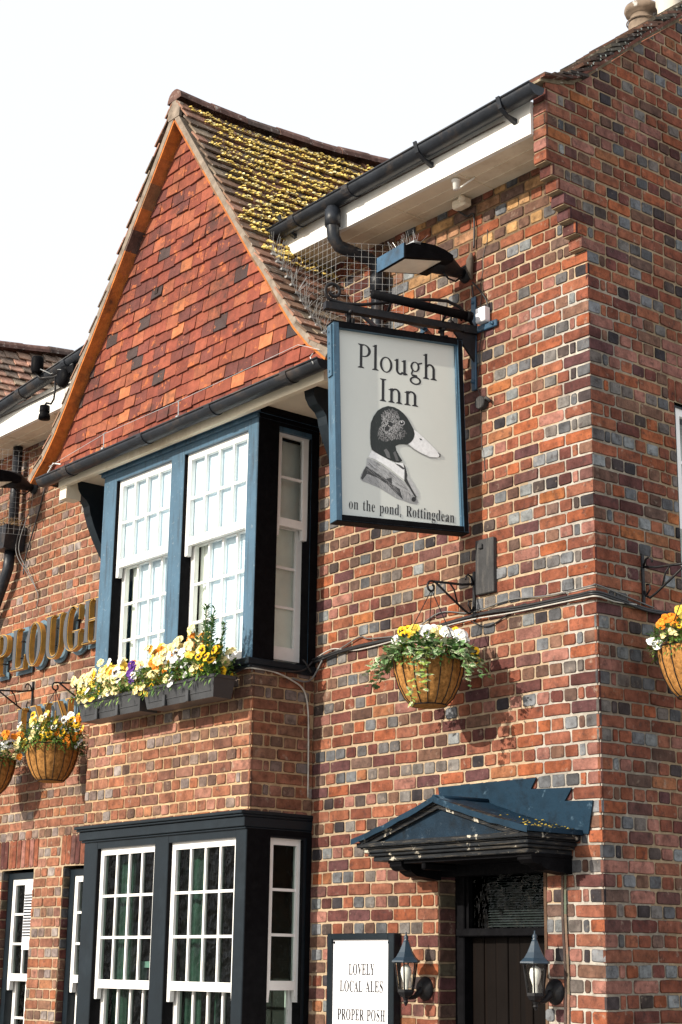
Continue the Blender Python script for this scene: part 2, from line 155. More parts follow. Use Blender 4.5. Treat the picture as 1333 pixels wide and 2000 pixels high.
# ------------------------------------------------------------------ materials
def mat(name, base=None, rough=.6, var=.25, scale=8.0, dark=None, dark_amt=0.0, dark_scale=3.0, bump=.0, bump_scale=60.0,
        metal=0.0, attr=False, spec=.5, big=0.0, streak=None, pale=None, pale_amt=0.0, pale_scale=25.0, pale_w=.06):
    m = bpy.data.materials.new(name); m.use_nodes = True
    t = m.node_tree; N = t.nodes; L = t.links; b = N['Principled BSDF']
    tc = N.new('ShaderNodeTexCoord')
    def noise(sc, det=5.0, rg=.6, vec=None):
        n = N.new('ShaderNodeTexNoise'); n.inputs['Scale'].default_value = sc; n.inputs['Detail'].default_value = det; n.inputs['Roughness'].default_value = rg
        L.new(vec or tc.outputs['Object'], n.inputs['Vector']); return n.outputs['Fac']
    if attr:
        a = N.new('ShaderNodeAttribute'); a.attribute_name = 'Col'; col = a.outputs['Color']
    else:
        rgb = N.new('ShaderNodeRGB'); rgb.outputs[0].default_value = (*base, 1); col = rgb.outputs[0]
    def ramp(fac, lo, hi):
        r = N.new('ShaderNodeMapRange'); r.inputs['From Min'].default_value = lo; r.inputs['From Max'].default_value = hi
        L.new(fac, r.inputs['Value']); return r.outputs['Result']
    def mix(fac, c1, c2, mode='MIX', k=1.0):
        x = N.new('ShaderNodeMix'); x.data_type = 'RGBA'; x.blend_type = mode
        if isinstance(fac, float): x.inputs['Factor'].default_value = fac
        else:
            if k != 1.0:
                q = N.new('ShaderNodeMath'); q.operation = 'MULTIPLY'; q.inputs[1].default_value = k; L.new(fac, q.inputs[0]); fac = q.outputs[0]
            L.new(fac, x.inputs['Factor'])
        for c, i in ((c1, 6), (c2, 7)):
            if isinstance(c, tuple): x.inputs[i].default_value = (*c, 1)
            else: L.new(c, x.inputs[i])
        return x.outputs[2]
    if var > 0:
        f = noise(scale)
        g = ramp(f, .3, .7)
        v = N.new('ShaderNodeMapRange'); v.inputs['To Min'].default_value = 1 - var; v.inputs['To Max'].default_value = 1 + var
        L.new(g, v.inputs['Value'])
        cc = N.new('ShaderNodeCombineColor')
        for i in range(3): L.new(v.outputs['Result'], cc.inputs[i])
        col = mix(1.0, col, cc.outputs[0], 'MULTIPLY')
    if big > 0:      # broad weathering, much larger than one brick or tile
        v = N.new('ShaderNodeMapRange'); v.inputs['From Min'].default_value = .35; v.inputs['From Max'].default_value = .65
        v.inputs['To Min'].default_value = 1 - big; v.inputs['To Max'].default_value = 1 + big * .7
        L.new(noise(1.6, 6.0, .65), v.inputs['Value']); cc = N.new('ShaderNodeCombineColor')
        for i in range(3): L.new(v.outputs['Result'], cc.inputs[i])
        col = mix(1.0, col, cc.outputs[0], 'MULTIPLY')
    if dark is not None:
        vec = None
        if streak:
            mp = N.new('ShaderNodeMapping'); mp.inputs['Scale'].default_value = streak; L.new(tc.outputs['Object'], mp.inputs['Vector']); vec = mp.outputs[0]
        f = ramp(noise(dark_scale, 7.0, .7, vec), .52, .68)
        col = mix(f, col, dark, k=dark_amt)
    if pale is not None:
        f = ramp(noise(pale_scale, 6.0, .7), .6, .6 + pale_w)
        col = mix(f, col, pale, k=pale_amt)
    L.new(col, b.inputs['Base Color'])
    b.inputs['Roughness'].default_value = rough; b.inputs['Metallic'].default_value = metal
    b.inputs['Specular IOR Level'].default_value = spec
    if bump > 0:
        bp = N.new('ShaderNodeBump'); bp.inputs['Strength'].default_value = bump; bp.inputs['Distance'].default_value = .006
        L.new(noise(bump_scale, 6.0, .65), bp.inputs['Height']); L.new(bp.outputs[0], b.inputs['Normal'])
    return m

def glass_mat(name, tint=(1, 1, 1), ior=1.45, wav=.15, wscale=6.0, refl=1.0):
    m = bpy.data.materials.new(name); m.use_nodes = True
    t = m.node_tree; N = t.nodes; L = t.links; N.remove(N['Principled BSDF']); out = N['Material Output']
    tr = N.new('ShaderNodeBsdfTransparent'); tr.inputs[0].default_value = (*tint, 1)
    gl = N.new('ShaderNodeBsdfGlossy'); gl.inputs['Roughness'].default_value = .03; gl.inputs[0].default_value = (refl, refl, refl, 1)
    fr = N.new('ShaderNodeFresnel'); fr.inputs[0].default_value = ior
    mx = N.new('ShaderNodeMixShader'); L.new(fr.outputs[0], mx.inputs[0]); L.new(tr.outputs[0], mx.inputs[1]); L.new(gl.outputs[0], mx.inputs[2])
    tc = N.new('ShaderNodeTexCoord'); n = N.new('ShaderNodeTexNoise'); n.inputs['Scale'].default_value = wscale; L.new(tc.outputs['Object'], n.inputs['Vector'])
    bp = N.new('ShaderNodeBump'); bp.inputs['Strength'].default_value = wav; bp.inputs['Distance'].default_value = .03
    L.new(n.outputs['Fac'], bp.inputs['Height']); L.new(bp.outputs[0], gl.inputs['Normal']); L.new(bp.outputs[0], fr.inputs['Normal'])
    L.new(mx.outputs[0], out.inputs[0])
    return m

M_brick = mat('old_brick', attr=True, rough=.92, var=.42, scale=15, dark=(.04, .027, .026), dark_amt=.7, dark_scale=24, bump=.9, bump_scale=60,
              pale=(.34, .27, .21), pale_amt=.6, pale_scale=13, pale_w=.12, spec=.12, big=.22)
M_mortar = mat('lime_mortar', attr=True, rough=.95, var=.22, scale=18, bump=.9, bump_scale=60, dark=(.15, .11, .075), dark_amt=.65, dark_scale=7, spec=.12, big=.25)
M_tile = mat('clay_tile', attr=True, rough=.85, var=.22, scale=20, dark=(.05, .026, .022), dark_amt=.8, dark_scale=4.5, bump=.6, bump_scale=50, spec=.25,
             pale=(.36, .11, .04), pale_amt=.8, pale_scale=11, pale_w=.02, big=.2)
M_rooftile = mat('weathered_roof_tile', attr=True, rough=.9, var=.35, scale=15, dark=(.02, .017, .015), dark_amt=.6, dark_scale=10, bump=.6, bump_scale=40, spec=.2,
                 pale=(.5, .5, .45), pale_amt=.6, pale_scale=30, pale_w=.05)
M_lime = mat('verge_mortar', (.22, .18, .145), .95, .35, 12, dark=(.1, .07, .05), dark_amt=.5, dark_scale=9, bump=.7, bump_scale=40, spec=.2)
M_moss = mat('moss', attr=True, rough=1.0, var=.35, scale=40, bump=.8, bump_scale=90, spec=.1)
M_white = mat('white_paint', (.80, .79, .75), .5, .06, 5, dark=(.52, .42, .28), dark_amt=.3, dark_scale=4, bump=.12, bump_scale=30)
M_sash = mat('sash_white_paint', (.82, .81, .79), .4, .05, 6, bump=.1, bump_scale=40, dark=(.5, .44, .36), dark_amt=.12, dark_scale=8)
M_soffit = mat('soffit_paint', (.74, .66, .52), .7, .1, 4, dark=(.36, .24, .12), dark_amt=.45, dark_scale=2.5, bump=.25, bump_scale=25)
M_blue = mat('weathered_blue_paint', (.040, .098, .155), .5, .18, 5, dark=(.008, .016, .025), dark_amt=.75, dark_scale=1.0, streak=(26, 26, 2.2), bump=.35, bump_scale=45,
             pale=(.3, .34, .36), pale_amt=.25, pale_scale=30, pale_w=.05)
M_navy = mat('blue_black_paint', (.0055, .0105, .0155), .45, .2, 6, bump=.2, bump_scale=30, dark=(.018, .027, .036), dark_amt=.4, dark_scale=4, spec=.22)
M_canopy = mat('flaking_blue_paint', (.008, .019, .033), .5, .3, 10, dark=(.006, .008, .01), dark_amt=.8, dark_scale=7, bump=.6, bump_scale=40, spec=.10,
               pale=(.10, .13, .16), pale_amt=.4, pale_scale=13, pale_w=.08)
M_flake = mat('peeling_cornice_paint', (.010, .012, .015), .6, .4, 12, dark=(.10, .085, .065), dark_amt=.9, dark_scale=5, streak=(1.2, 2, 22), bump=.8, bump_scale=40, spec=.15,
              pale=(.50, .46, .38), pale_amt=.9, pale_scale=9, pale_w=.04)
M_lead = mat('painted_lead', (.008, .025, .045), .6, .4, 6, dark=(.004, .008, .013), dark_amt=.9, dark_scale=6, bump=.6, bump_scale=16, spec=.10,
             pale=(.13, .21, .28), pale_amt=.7, pale_scale=9, pale_w=.14)
M_black = mat('black_paint', (.005, .005, .006), .5, .3, 20, bump=.25, bump_scale=50, dark=(.012, .012, .012), dark_amt=.3, dark_scale=15, spec=.03)
M_iron = mat('wrought_iron', (.009, .009, .011), .45, .3, 25, bump=.4, bump_scale=80, dark=(.045, .028, .018), dark_amt=.4, dark_scale=20, spec=.25)
M_ironblue = mat('blue_iron', (.020, .065, .12), .4, .3, 15, bump=.3, bump_scale=60, dark=(.01, .015, .02), dark_amt=.6, dark_scale=12)
M_gutter = mat('gutter_cast_iron', (.014, .017, .023), .42, .35, 9, bump=.35, bump_scale=40, dark=(.075, .055, .042), dark_amt=.6, dark_scale=6, spec=.3)
M_plastic = mat('dark_grey_plastic', (.030, .031, .034), .42, .1, 6, bump=.08, bump_scale=90, dark=(.12, .12, .12), dark_amt=.15, dark_scale=10)
M_signface = mat('sign_face_paint', (.60, .625, .585), .32, .03, 3)
M_ink = mat('sign_ink', (.006, .006, .007), .4, .1, 10)
M_art = mat('printed_art', attr=True, rough=.4, var=.12, scale=60)
M_board = mat('white_board', (.80, .80, .84), .3, .02, 3)
M_gold = mat('gold_letter', (.62, .36, .09), .32, .3, 8, metal=.55, dark=(.16, .12, .09), dark_amt=.6, dark_scale=4, bump=.1, bump_scale=20)
M_tray = mat('blue_letter_tray', (.085, .15, .20), .45, .25, 10, dark=(.03, .05, .07), dark_amt=.6, dark_scale=12)
M_coir = mat('coir_liner', (.36, .175, .055), 1.0, .45, 45, dark=(.08, .035, .015), dark_amt=.7, dark_scale=14, bump=1.0, bump_scale=130, spec=.05)
M_leaf = mat('leaf', attr=True, rough=.5, var=.25, scale=30, spec=.4)
M_petal = mat('petal', attr=True, rough=.6, var=.08, scale=40, spec=.2)
M_wire = mat('galvanised_wire', (.42, .43, .43), .4, .2, 20, metal=.5)
M_cable = mat('cable', attr=True, rough=.5, var=.2, scale=20)
M_wood = mat('blackened_timber', (.028, .028, .03), .8, .4, 6, dark=(.12, .11, .10), dark_amt=.6, dark_scale=1.2, streak=(40, 40, 3), bump=.7, bump_scale=50)
M_door = mat('dark_door', (.0055, .0042, .0038), .5, .3, 3, dark=(.011, .0065, .0045), dark_amt=.5, dark_scale=1, streak=(20, 20, 1), spec=.05)
M_room = mat('dark_room', (.022, .022, .02), .9, .3, 2)
M_net = mat('net_curtain', (.66, .745, .82), .9, .06, 3)
M_green = mat('green_curtain', (.030, .075, .055), .9, .4, 6, dark=(.01, .02, .015), dark_amt=.7, dark_scale=1, streak=(14, 14, .6))
M_cream = mat('cream_blind', (.86, .87, .80), .9, .1, 4)
M_glass = glass_mat('window_glass', (.86, .90, .90), 1.35, .25, 7)
M_glassdark = glass_mat('old_window_glass', (.62, .72, .68), 1.32, 1.0, 13, .5)
M_lens = mat('lamp_lens', (.80, .83, .72), .25, .1, 10, spec=.6)
M_lampglass = glass_mat('lantern_glass', (.92, .93, .92), 1.3, .1, 10)
M_bulb = mat('bulb', (.85, .84, .78), .3, .02, 5)
M_pot = mat('chimney_pot', (.20, .15, .11), .9, .4, 10, dark=(.05, .035, .03), dark_amt=.7, dark_scale=8, bump=.5, bump_scale=30, pale=(.6, .6, .58), pale_amt=.8, pale_scale=9)
M_potpale = mat('pale_chimney_pot', (.60, .56, .48), .9, .12, 8, bump=.3, bump_scale=30)
M_paving = mat('paving', (.24, .23, .21), .95, .25, 2, bump=.4, bump_scale=20)
M_plate = mat('blue_plastic_bag', (.06, .17, .36), .4, .3, 20)

# ------------------------------------------------------------------ bricks
RED = [(.205, .070, .040), (.182, .060, .036), (.225, .084, .048), (.160, .056, .036), (.205, .082, .052), (.188, .070, .045), (.240, .076, .038)]
DKRED = [(.100, .036, .030), (.082, .033, .030), (.122, .044, .036), (.092, .042, .043), (.105, .050, .044)]
ORANGE = [(.29, .105, .042), (.27, .085, .038), (.24, .10, .05)]
GREY = [(.125, .13, .14), (.185, .195, .20), (.085, .086, .092), (.15, .138, .13), (.10, .094, .094), (.15, .155, .165), (.125, .107, .098)]
DARK = [(.036, .032, .036), (.05, .04, .041), (.06, .046, .042)]
BROWN = [(.125, .068, .048), (.10, .056, .043), (.15, .082, .058), (.115, .072, .058)]
YELLOW = [(.36, .21, .095), (.31, .18, .09), (.26, .14, .08)]
PINK = [(.25, .115, .09), (.22, .10, .08)]
def brick_col(header, u, z, style):
    x = random.random()
    if style == 'front' and z > 5.80 and -1.8 < u < -.25:
        c = random.choice(YELLOW if x < .4 else BROWN if x < .75 else RED if x < .9 else GREY)
    elif header:
        x = x + .12 * math.sin(u * 2.3 + z * 5.1); c = random.choice(GREY if x < .30 else RED if x < .62 else BROWN if x < .74 else DARK if x < .82 else DKRED if x < .90 else ORANGE if x < .93 else PINK)
    else:
        x = x + .08 * math.sin(u * 1.7 + z * 3.3); c = random.choice(RED if x < .58 else DKRED if x < .76 else PINK if x < .86 else BROWN if x < .95 else ORANGE)
    if style == 'bay' or (style == 'front' and u < -2.35): c = tuple(a + (b - a) * .26 for a, b in zip(c, (.34, .175, .105)))      # this end is more faded
    k = random.uniform(.84, 1.16)
    return (c[0] * k, c[1] * k, c[2] * k)
def clip_poly(P, a, b, c):
    """keep a*u + b*z <= c"""
    out = []
    for i in range(len(P)):
        p, q = P[i], P[(i + 1) % len(P)]
        dp, dq = a * p[0] + b * p[1] - c, a * q[0] + b * q[1] - c
        if dp <= 0: out.append(p)
        if (dp < 0 < dq) or (dq < 0 < dp):
            t = dp / (dp - dq); out.append((p[0] + (q[0] - p[0]) * t, p[1] + (q[1] - p[1]) * t))
    return out
def one_brick(mb, u0, u1, z0, z1, P3, col, clip=None, edge=None, j=.0022):
    """a worn brick: a wobbly outline, chamfered arrises, face proud of the joint"""
    rx = lambda: random.uniform(-j, j)
    c = random.uniform(.004, .010)
    nu = max(1, int((u1 - u0) / .05))
    pts = []
    for i in range(nu + 1):
        t = i / nu; pts.append((u0 + c + (u1 - u0 - 2 * c) * t, z0 + rx()))
    pts.append((u1 + rx(), z0 + c)); pts.append((u1 + rx(), z1 - c))
    for i in range(nu + 1):
        t = 1 - i / nu; pts.append((u0 + c + (u1 - u0 - 2 * c) * t, z1 + rx()))
    pts.append((u0 + rx(), z1 - c)); pts.append((u0 + rx(), z0 + c))
    if edge == 'u0': pts = [(u0 if abs(p[0] - u0) < c * 1.5 else p[0], p[1]) for p in pts]
    if edge == 'u1': pts = [(u1 if abs(p[0] - u1) < c * 1.5 else p[0], p[1]) for p in pts]
    if clip:
        for (a, b, d) in clip: pts = clip_poly(pts, a, b, d)
        if len(pts) < 3: return
    cu_ = sum(p[0] for p in pts) / len(pts); cz_ = sum(p[1] for p in pts) / len(pts)
    n = len(pts); h = random.uniform(-.0025, .0025); tx = random.uniform(-.012, .012); tz = random.uniform(-.02, .02)
    ins = .0035
    front = []
    for p in pts:
        du, dz = p[0] - cu_, p[1] - cz_
        su = max(0, 1 - ins / max(abs(du), .006)) if abs(du) > .006 else 1
        sz = max(0, 1 - ins / max(abs(dz), .006)) if abs(dz) > .006 else 1
        if edge == 'u0' and abs(p[0] - u0) < 1e-6: su = 1
        if edge == 'u1' and abs(p[0] - u1) < 1e-6: su = 1
        front.append((cu_ + du * su, cz_ + dz * sz))
    V = [P3(p[0], p[1], -.016) for p in pts] + [P3(p[0], p[1], -.003) for p in pts] + [P3(f[0], f[1], h + tx * (f[0] - cu_) + tz * (f[1] - cz_)) for f in front]
    F = []
    for i in range(n):
        k = (i + 1) % n
        F.append([i, k, n + k, n + i]); F.append([n + i, n + k, 2 * n + k, 2 * n + i])
    w = random.uniform(.55, .9)          # grimy worn arrises
    b0 = len(mb.v); mb.add(V, F, (col[0] * w, col[1] * w, col[2] * w), 0)
    mb.f.append([b0 + i for i in range(2 * n, 3 * n)]); mb.c.append(col); mb.m.append(0); mb.sm.append(False)
MORT = (.37, .28, .19)
def mortar_col(u, z, style):
    c = MORT
    if style in ('front', 'side') and abs(u) < .34 + .25 * math.sin(z * 5) * .5 and z < 5.4: c = (.36, .33, .29) if style == 'front' else (.26, .225, .18)
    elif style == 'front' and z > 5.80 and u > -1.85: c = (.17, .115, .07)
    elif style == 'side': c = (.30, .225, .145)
    elif style == 'bay': c = (.42, .295, .175)
    k = random.uniform(.92, 1.08)
    return (c[0] * k, c[1] * k, c[2] * k)
def Z(k): return 5.55 - .075 * k
def brick_wall(mb, P3_, length, k0, k1, holes=(), style='front', first_header=1, clips=None, start=None, soldiers=()):
    """English bond from u=0; P3(u, z, n) maps to the world; holes are (u0,u1,z0,z1)"""
    ph = random.uniform(0, 6)
    P3 = lambda u, z, n: P3_(u, z + (.006 * math.sin(u * 1.3) + .003 * math.sin(u * 3.7) * (1 if u > 0 else 0)) * (1 if style != 'bay' else .6), n + .003 * math.sin(u * 2.1 + z * 1.7))
    for k in range(k0, k1):
        zt, zb = Z(k), Z(k + 1); zm = (zt + zb) / 2
        us = start(k) if start else 0.0
        iv = [(us, length)]
        for (a, b, c, d) in list(holes) + list(soldiers):
            if c <= zm <= d:
                nv = []
                for (p, q) in iv:
                    if b <= p or a >= q: nv.append((p, q)); continue
                    if a > p: nv.append((p, a))
                    if b < q: nv.append((b, q))
                iv = nv
        miv = [(us, length)]
        for (a, b, c, d) in holes:
            if c <= zm <= d:
                nv = []
                for (p, q) in miv:
                    if b <= p or a >= q: nv.append((p, q)); continue
                    if a > p: nv.append((p, a))
                    if b < q: nv.append((b, q))
                miv = nv
        header = (k % 2 == first_header)
        # mortar behind
        for (p, q) in miv:
            m = max(1, int((q - p) / .12))
            for i in range(m):
                a, b = p + (q - p) * i / m, p + (q - p) * (i + 1) / m
                quad = [(a, zb), (b, zb), (b, zt), (a, zt)]
                clip = clips((a + b) / 2) if clips else None
                if clip:
                    for (ca, cb, cc) in clip: quad = clip_poly(quad, ca, cb, cc)
                    if len(quad) < 3: continue
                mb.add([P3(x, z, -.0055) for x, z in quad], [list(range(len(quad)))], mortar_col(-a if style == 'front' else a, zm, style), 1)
        # brick spans
        spans = []; u = us
        if header: spans.append((u, u + .102)); spans.append((u + .102, u + .153)); u += .153
        while u < length:
            w = (.102 if header else .204); w += random.uniform(-.004, .004)
            spans.append((u, u + w)); u += w
        wob = random.uniform(-.0015, .0015)
        for (a, b) in spans:
            for (p, q) in iv:
                x0, x1 = max(a, p), min(b, q)
                if x1 - x0 < .03: continue
                g = random.uniform(.0044, .0066)
                e0 = x0 if x0 == us else x0 + g; e1 = x1 - (g if x1 == b else .002)
                cz = random.uniform(-.0015, .0015) + wob
                one_brick(mb, e0, e1, zb + .0060 + cz, zt - .0060 + cz, P3, brick_col(header, -a if style == 'front' else a, zm, style), clips((x0 + x1) / 2) if clips else None, 'u0' if x0 == us else None)
    for (a, b, c, d) in soldiers:
        u = a
        while u < b - .03:
            w = .069 + random.uniform(-.004, .004)
            x = random.random(); col = random.choice(RED if x < .6 else DKRED if x < .85 else PINK)
            one_brick(mb, u + .004, min(u + w, b) - .004, c + .006, d - .006, P3, col); u += w
# ------------------------------------------------------------------ ground
g = MB(); g.add([(-120, -120, 0), (120, -120, 0), (120, 120, 0), (-120, 120, 0)], [(0, 1, 2, 3)])
tag(g.build('pavement', M_paving), None, None, kind='structure')

# ------------------------------------------------------------------ the pub: walls
XC = -3.33                      # middle of the gable and of the bay
BX0, BX1, BY = -4.35, -2.41, -.49
pub = thing('brick_pub', 'red brick pub with a tile-hung gable over a two-storey bay window', 'pub')
DX0, DX1, DZ = -1.245, -.425, 2.21
mb = MB()
LEN = 12.0
brick_wall(mb, lambda u, z, n: (-u, -n, z), LEN, -10, 74, start=lambda k: 0.0 if k >= 0 else .085,
           holes=[(-DX1, -DX0, 0, DZ), (2.47, 4.29, 3.42, 5.2), (2.47, 4.29, -1, 2.53), (4.29, 5.44, .45, 2.33), (5.90, 6.40, .45, 2.33)],
           soldiers=[(4.30, 5.50, 2.33, 2.56), (5.84, 6.50, 2.33, 2.56)])
mb.build('wall', [M_brick, M_mortar], pub)
# verge line of the side wall (underside of the tiles): (Y, Z)
def cor(k): return .045 * min(-k, 7) if k < 0 else 0.0
VERGE = [(-.33, 6.515), (-.2, 6.545), (-.08, 6.58), (.06, 6.68), (.25, 6.835), (.53, 7.075), (.9, 7.37), (3.2, 9.2)]
def verge_z(y):
    for (a, b), (c, d) in zip(VERGE, VERGE[1:]):
        if y <= c: return b + (d - b) * (y - a) / (c - a)
    return VERGE[-1][1]
mb = MB()
def vclip(u):
    for (a, b), (c, d) in zip(VERGE, VERGE[1:]):
        if u <= c or c > 3: m = (d - b) / (c - a); return [(-m, 1.0, b - m * a - .014)]
brick_wall(mb, lambda u, z, n: (n, u, z), 3.2, -48, 74, style='side', first_header=0, clips=vclip, start=lambda k: -cor(k),
           holes=[(.715, 1.75, 3.50, 4.80)], soldiers=[(.66, 1.8, 4.80, 4.94)])
# corbelled eaves at the corner: courses step out towards the front
for k in range(-12, 0):
    zt, zb = Z(k), Z(k + 1)
    pr = cor(k)
    zlim = verge_z(-pr) - .02
    if zb > zlim - .03: continue
    zt2 = min(zt, zlim)
    # mortar core
    mb.box(-.100, -.006, -pr + .006, .0, zb, zt2, mortar_col(9, 5, 'side'), 1)
    y = -pr
    first = .15 if k % 2 else .2
    a = y
    lens = [first] if pr < first else [first, pr - first + .02]
    for w in lens:
        b = min(a + w, .0)
        if b - a < .03: break
        col = brick_col(False, 0, 6.0, 'side')
        if a == y: one_brick(mb, 0.0, .102, zb + .005, zt2 - .005, lambda u, z, n: (-u, y - n, z), col, None, 'u0')
        a = b
    # underside of the step
    mb.add([(-.10, -pr, zb + .006), (0, -pr, zb + .006), (0, 0, zb + .006), (-.10, 0, zb + .006)], [(0, 1, 2, 3)], (.30, .075, .045), 0)
mb.build('wall', [M_brick, M_mortar], pub)

# brick apron of the bay, with its right and left returns
mb = MB()
brick_wall(mb, lambda u, z, n: (BX1 - u, BY - n, z), BX1 - BX0, 28, 41, style='bay')
brick_wall(mb, lambda u, z, n: (BX1 + n, BY + u, z), -BY, 28, 41, style='bay', first_header=0)
brick_wall(mb, lambda u, z, n: (BX0 - n, -u, z), -BY, 28, 41, style='bay', first_header=0)
brick_wall(mb, lambda u, z, n: (BX1 - u, BY - n, z), BX1 - BX0, 67, 75, style='bay')
brick_wall(mb, lambda u, z, n: (BX1 + n, BY + u, z), -BY, 67, 75, style='bay', first_header=0)
mb.build('bay_wall', [M_brick, M_mortar], pub)

# brick reveals: door jambs, left windows
for (x, d, zlim) in ((DX0, .135, DZ), (-5.44, .11, 2.33), (-6.40, .11, 2.33)):
    mb = MB()
    for k in range(43, 74):
        zt, zb = Z(k), Z(k + 1)
        if zb > zlim: continue
        zt = min(zt, zlim)
        mb.add([(x, .0, zb), (x, d + .1, zb), (x, d + .1, zt), (x, .0, zt)], [(0, 1, 2, 3)], mortar_col(2, 3, 'side'), 1)
        if zt - zb > .03: one_brick(mb, .006, d if k % 2 else d, zb + .005, zt - .005, lambda u, z, n, x=x: (x + .005 + n, u, z), random.choice(BROWN + DKRED + GREY[2:3] + [(.10, .085, .06)]))
    mb.build('brick_reveal', [M_brick, M_mortar], pub)
mb = MB(); mb.box(DX1 + .001, DX1 + .02, .001, .3, 0, DZ, (.10, .06, .04), 1)
mb.build('brick_reveal', [M_brick, M_mortar], pub)

# dark rooms behind the openings
mb = MB()
mb.box(-8.8, -.30, 1.6, 1.62, .02, 6.0)
mb.box(-8.8, -.30, .10, 1.6, 2.60, 2.75); mb.box(-8.8, -.30, .10, 1.6, 5.25, 5.4); mb.box(-8.8, -.3, .1, 1.6, .02, .04)
mb.box(-.31, -.29, .1, 1.6, .05, 6.0); mb.box(-8.8, -8.78, .1, 1.6, .05, 6.0)
mb.box(-2.2, -2.16, .10, 1.6, .05, 6.0)
mb.box(BX0 + .02, BX1 - .02, BY + .02, .3, 3.38, 3.41); mb.box(BX0 + .02, BX1 - .02, BY + .02, .3, 2.56, 2.60)
mb.box(-.29, -.27, .60, 3.2, 3.4, 5.2)
mb.build('interior_wall', M_room, pub)

# pointing scar beside the door (an old straight joint)
mb = MB()
pts = [(-.255 + .006 * math.sin(z * 9), -.003, z) for z in [1.0 + .1 * i for i in range(13)]]
for i in range(len(pts) - 1):
    a, b = pts[i], pts[i + 1]
    mb.add([(a[0] - .012, -.006, a[2]), (a[0] + .004, -.006, a[2]), (b[0] + .004, -.006, b[2]), (b[0] - .012, -.006, b[2])], [(0, 1, 2, 3)], (.17 * random.uniform(.6, 1.3), .13, .095), 1)
    mb.add([(a[0] - .034, -.005, a[2]), (a[0] - .017, -.006, a[2]), (b[0] - .017, -.006, b[2]), (b[0] - .034, -.005, b[2])], [(0, 1, 2, 3)], (.07, .05, .045), 1)
mb.build('pointing_joint', [M_brick, M_mortar], pub)

# ------------------------------------------------------------------ eaves
def half_gutter(mb, p0, p1, r, joints=(), col=(1, 1, 1)):
    """half-round gutter, open on top, along X between two points"""
    n = 9
    def ring(p, rr):
        return [(p[0], p[1] + rr * math.cos(math.pi + math.pi * k / n), p[2] + rr * math.sin(math.pi + math.pi * k / n)) for k in range(n + 1)]
    A, B, C, D = ring(p0, r), ring(p1, r), ring(p0, r - .006), ring(p1, r - .006)
    V = A + B + C + D; m = n + 1
    F = [[i, i + 1, m + i + 1, m + i] for i in range(n)] + [[2 * m + i, 3 * m + i, 3 * m + i + 1, 2 * m + i + 1] for i in range(n)]
    F += [[0, m, 3 * m, 2 * m], [n, 2 * m + n, 3 * m + n, m + n]]
    mb.add(V, F, col, 0, True)
    mb.add(ring(p0, r), [list(range(m))], col); mb.add(ring(p1, r), [list(range(m))], col)
    mb.tube([(p0[0], p0[1] - r, p0[2]), (p1[0], p1[1] - r, p1[2])], .007, 6)
    for t in joints:
        c = [p0[i] + (p1[i] - p0[i]) * t for i in range(3)]
        A, B = ring((c[0] - .03, c[1], c[2]), r + .006), ring((c[0] + .03, c[1], c[2]), r + .006)
        mb.add(A + B, [[i, i + 1, m + i + 1, m + i] for i in range(n)] + [list(range(m)), list(range(m, 2 * m))], col, 0, False)
EY = -.335
mb = MB(); mb.box(-2.62, -.101, EY, EY + .03, 6.195, 6.40); mb.build('fascia', M_white, pub)
mb = MB(); mb.box(-2.75, -.101, EY + .03, .0, 6.20, 6.225)
for x in (-.75, -1.35, -1.95): mb.box(x, x + .012, EY + .03, -.01, 6.192, 6.2)
for y in (-.20, -.10): mb.box(-2.7, -.101, y, y + .006, 6.196, 6.2)
mb.build('soffit', M_soffit, pub)
gut = MB(); half_gutter(gut, (-2.53, -.405, 6.375), (.02, -.405, 6.425), .062, (.03, .14, .36))
go = gut.build('gutter', M_gutter, pub)
for x in (-.22, -.93, -2.28):
    b = MB(); b.prism([(-.405 - .068, 6.425), (-.405 - .05, 6.365), (-.405, 6.335), (EY, 6.33), (EY, 6.30), (-.40, 6.325), (-.46, 6.36), (-.405 - .078, 6.425)], 'x', x - .014, x + .014)
    b.build('gutter_bracket', M_gutter, go)
# swan neck and wall pipe
dp = MB()
px = -1.80
pts = [(px, -.405, 6.33), (px, -.405, 6.20), (px + .005, -.40, 6.12), (px + .01, -.36, 6.07), (px + .03, -.25, 6.05), (px + .05, -.13, 6.03), (px + .06, -.085, 5.99), (px + .062, -.075, 5.92)]
dp.tube(pts, .042, 12); dp.tube([(px + .062, -.075, 5.93), (px + .062, -.075, 2.0)], .042, 12)
dp.tube([(px, -.405, 6.31), (px, -.405, 6.20)], .052, 12); dp.tube([(px + .062, -.075, 5.96), (px + .062, -.075, 5.84)], .052, 12)
dp = MB()
dp.tube(pts, .042, 12); dp.tube([(px + .062, -.075, 5.93), (px + .062, -.075, 5.18)], .042, 12)
dp.tube([(px, -.405, 6.31), (px, -.405, 6.20)], .052, 12); dp.tube([(px + .062, -.075, 5.96), (px + .062, -.075, 5.82)], .052, 12)
dp.build('downpipe', M_gutter, pub)

# left eaves, beyond the gable
mb = MB(); mb.box(-7.4, -4.45, EY, EY + .03, 5.885, 6.10); mb.build('fascia', M_white, pub)
mb = MB(); mb.box(-7.4, -4.4, EY + .03, 0, 5.89, 5.92)
for y in (-.2, -.1): mb.box(-7.4, -4.4, y, y + .006, 5.886, 5.89)
for x in (-5.5, -6.3): mb.box(x, x + .012, EY + .03, -.01, 5.882, 5.89)
mb.build('soffit', M_soffit, pub)
gut = MB(); half_gutter(gut, (-7.3, -.405, 6.02), (-4.62, -.405, 6.235), .062, (.55, .3, .82)); gut.build('gutter', M_gutter, pub)
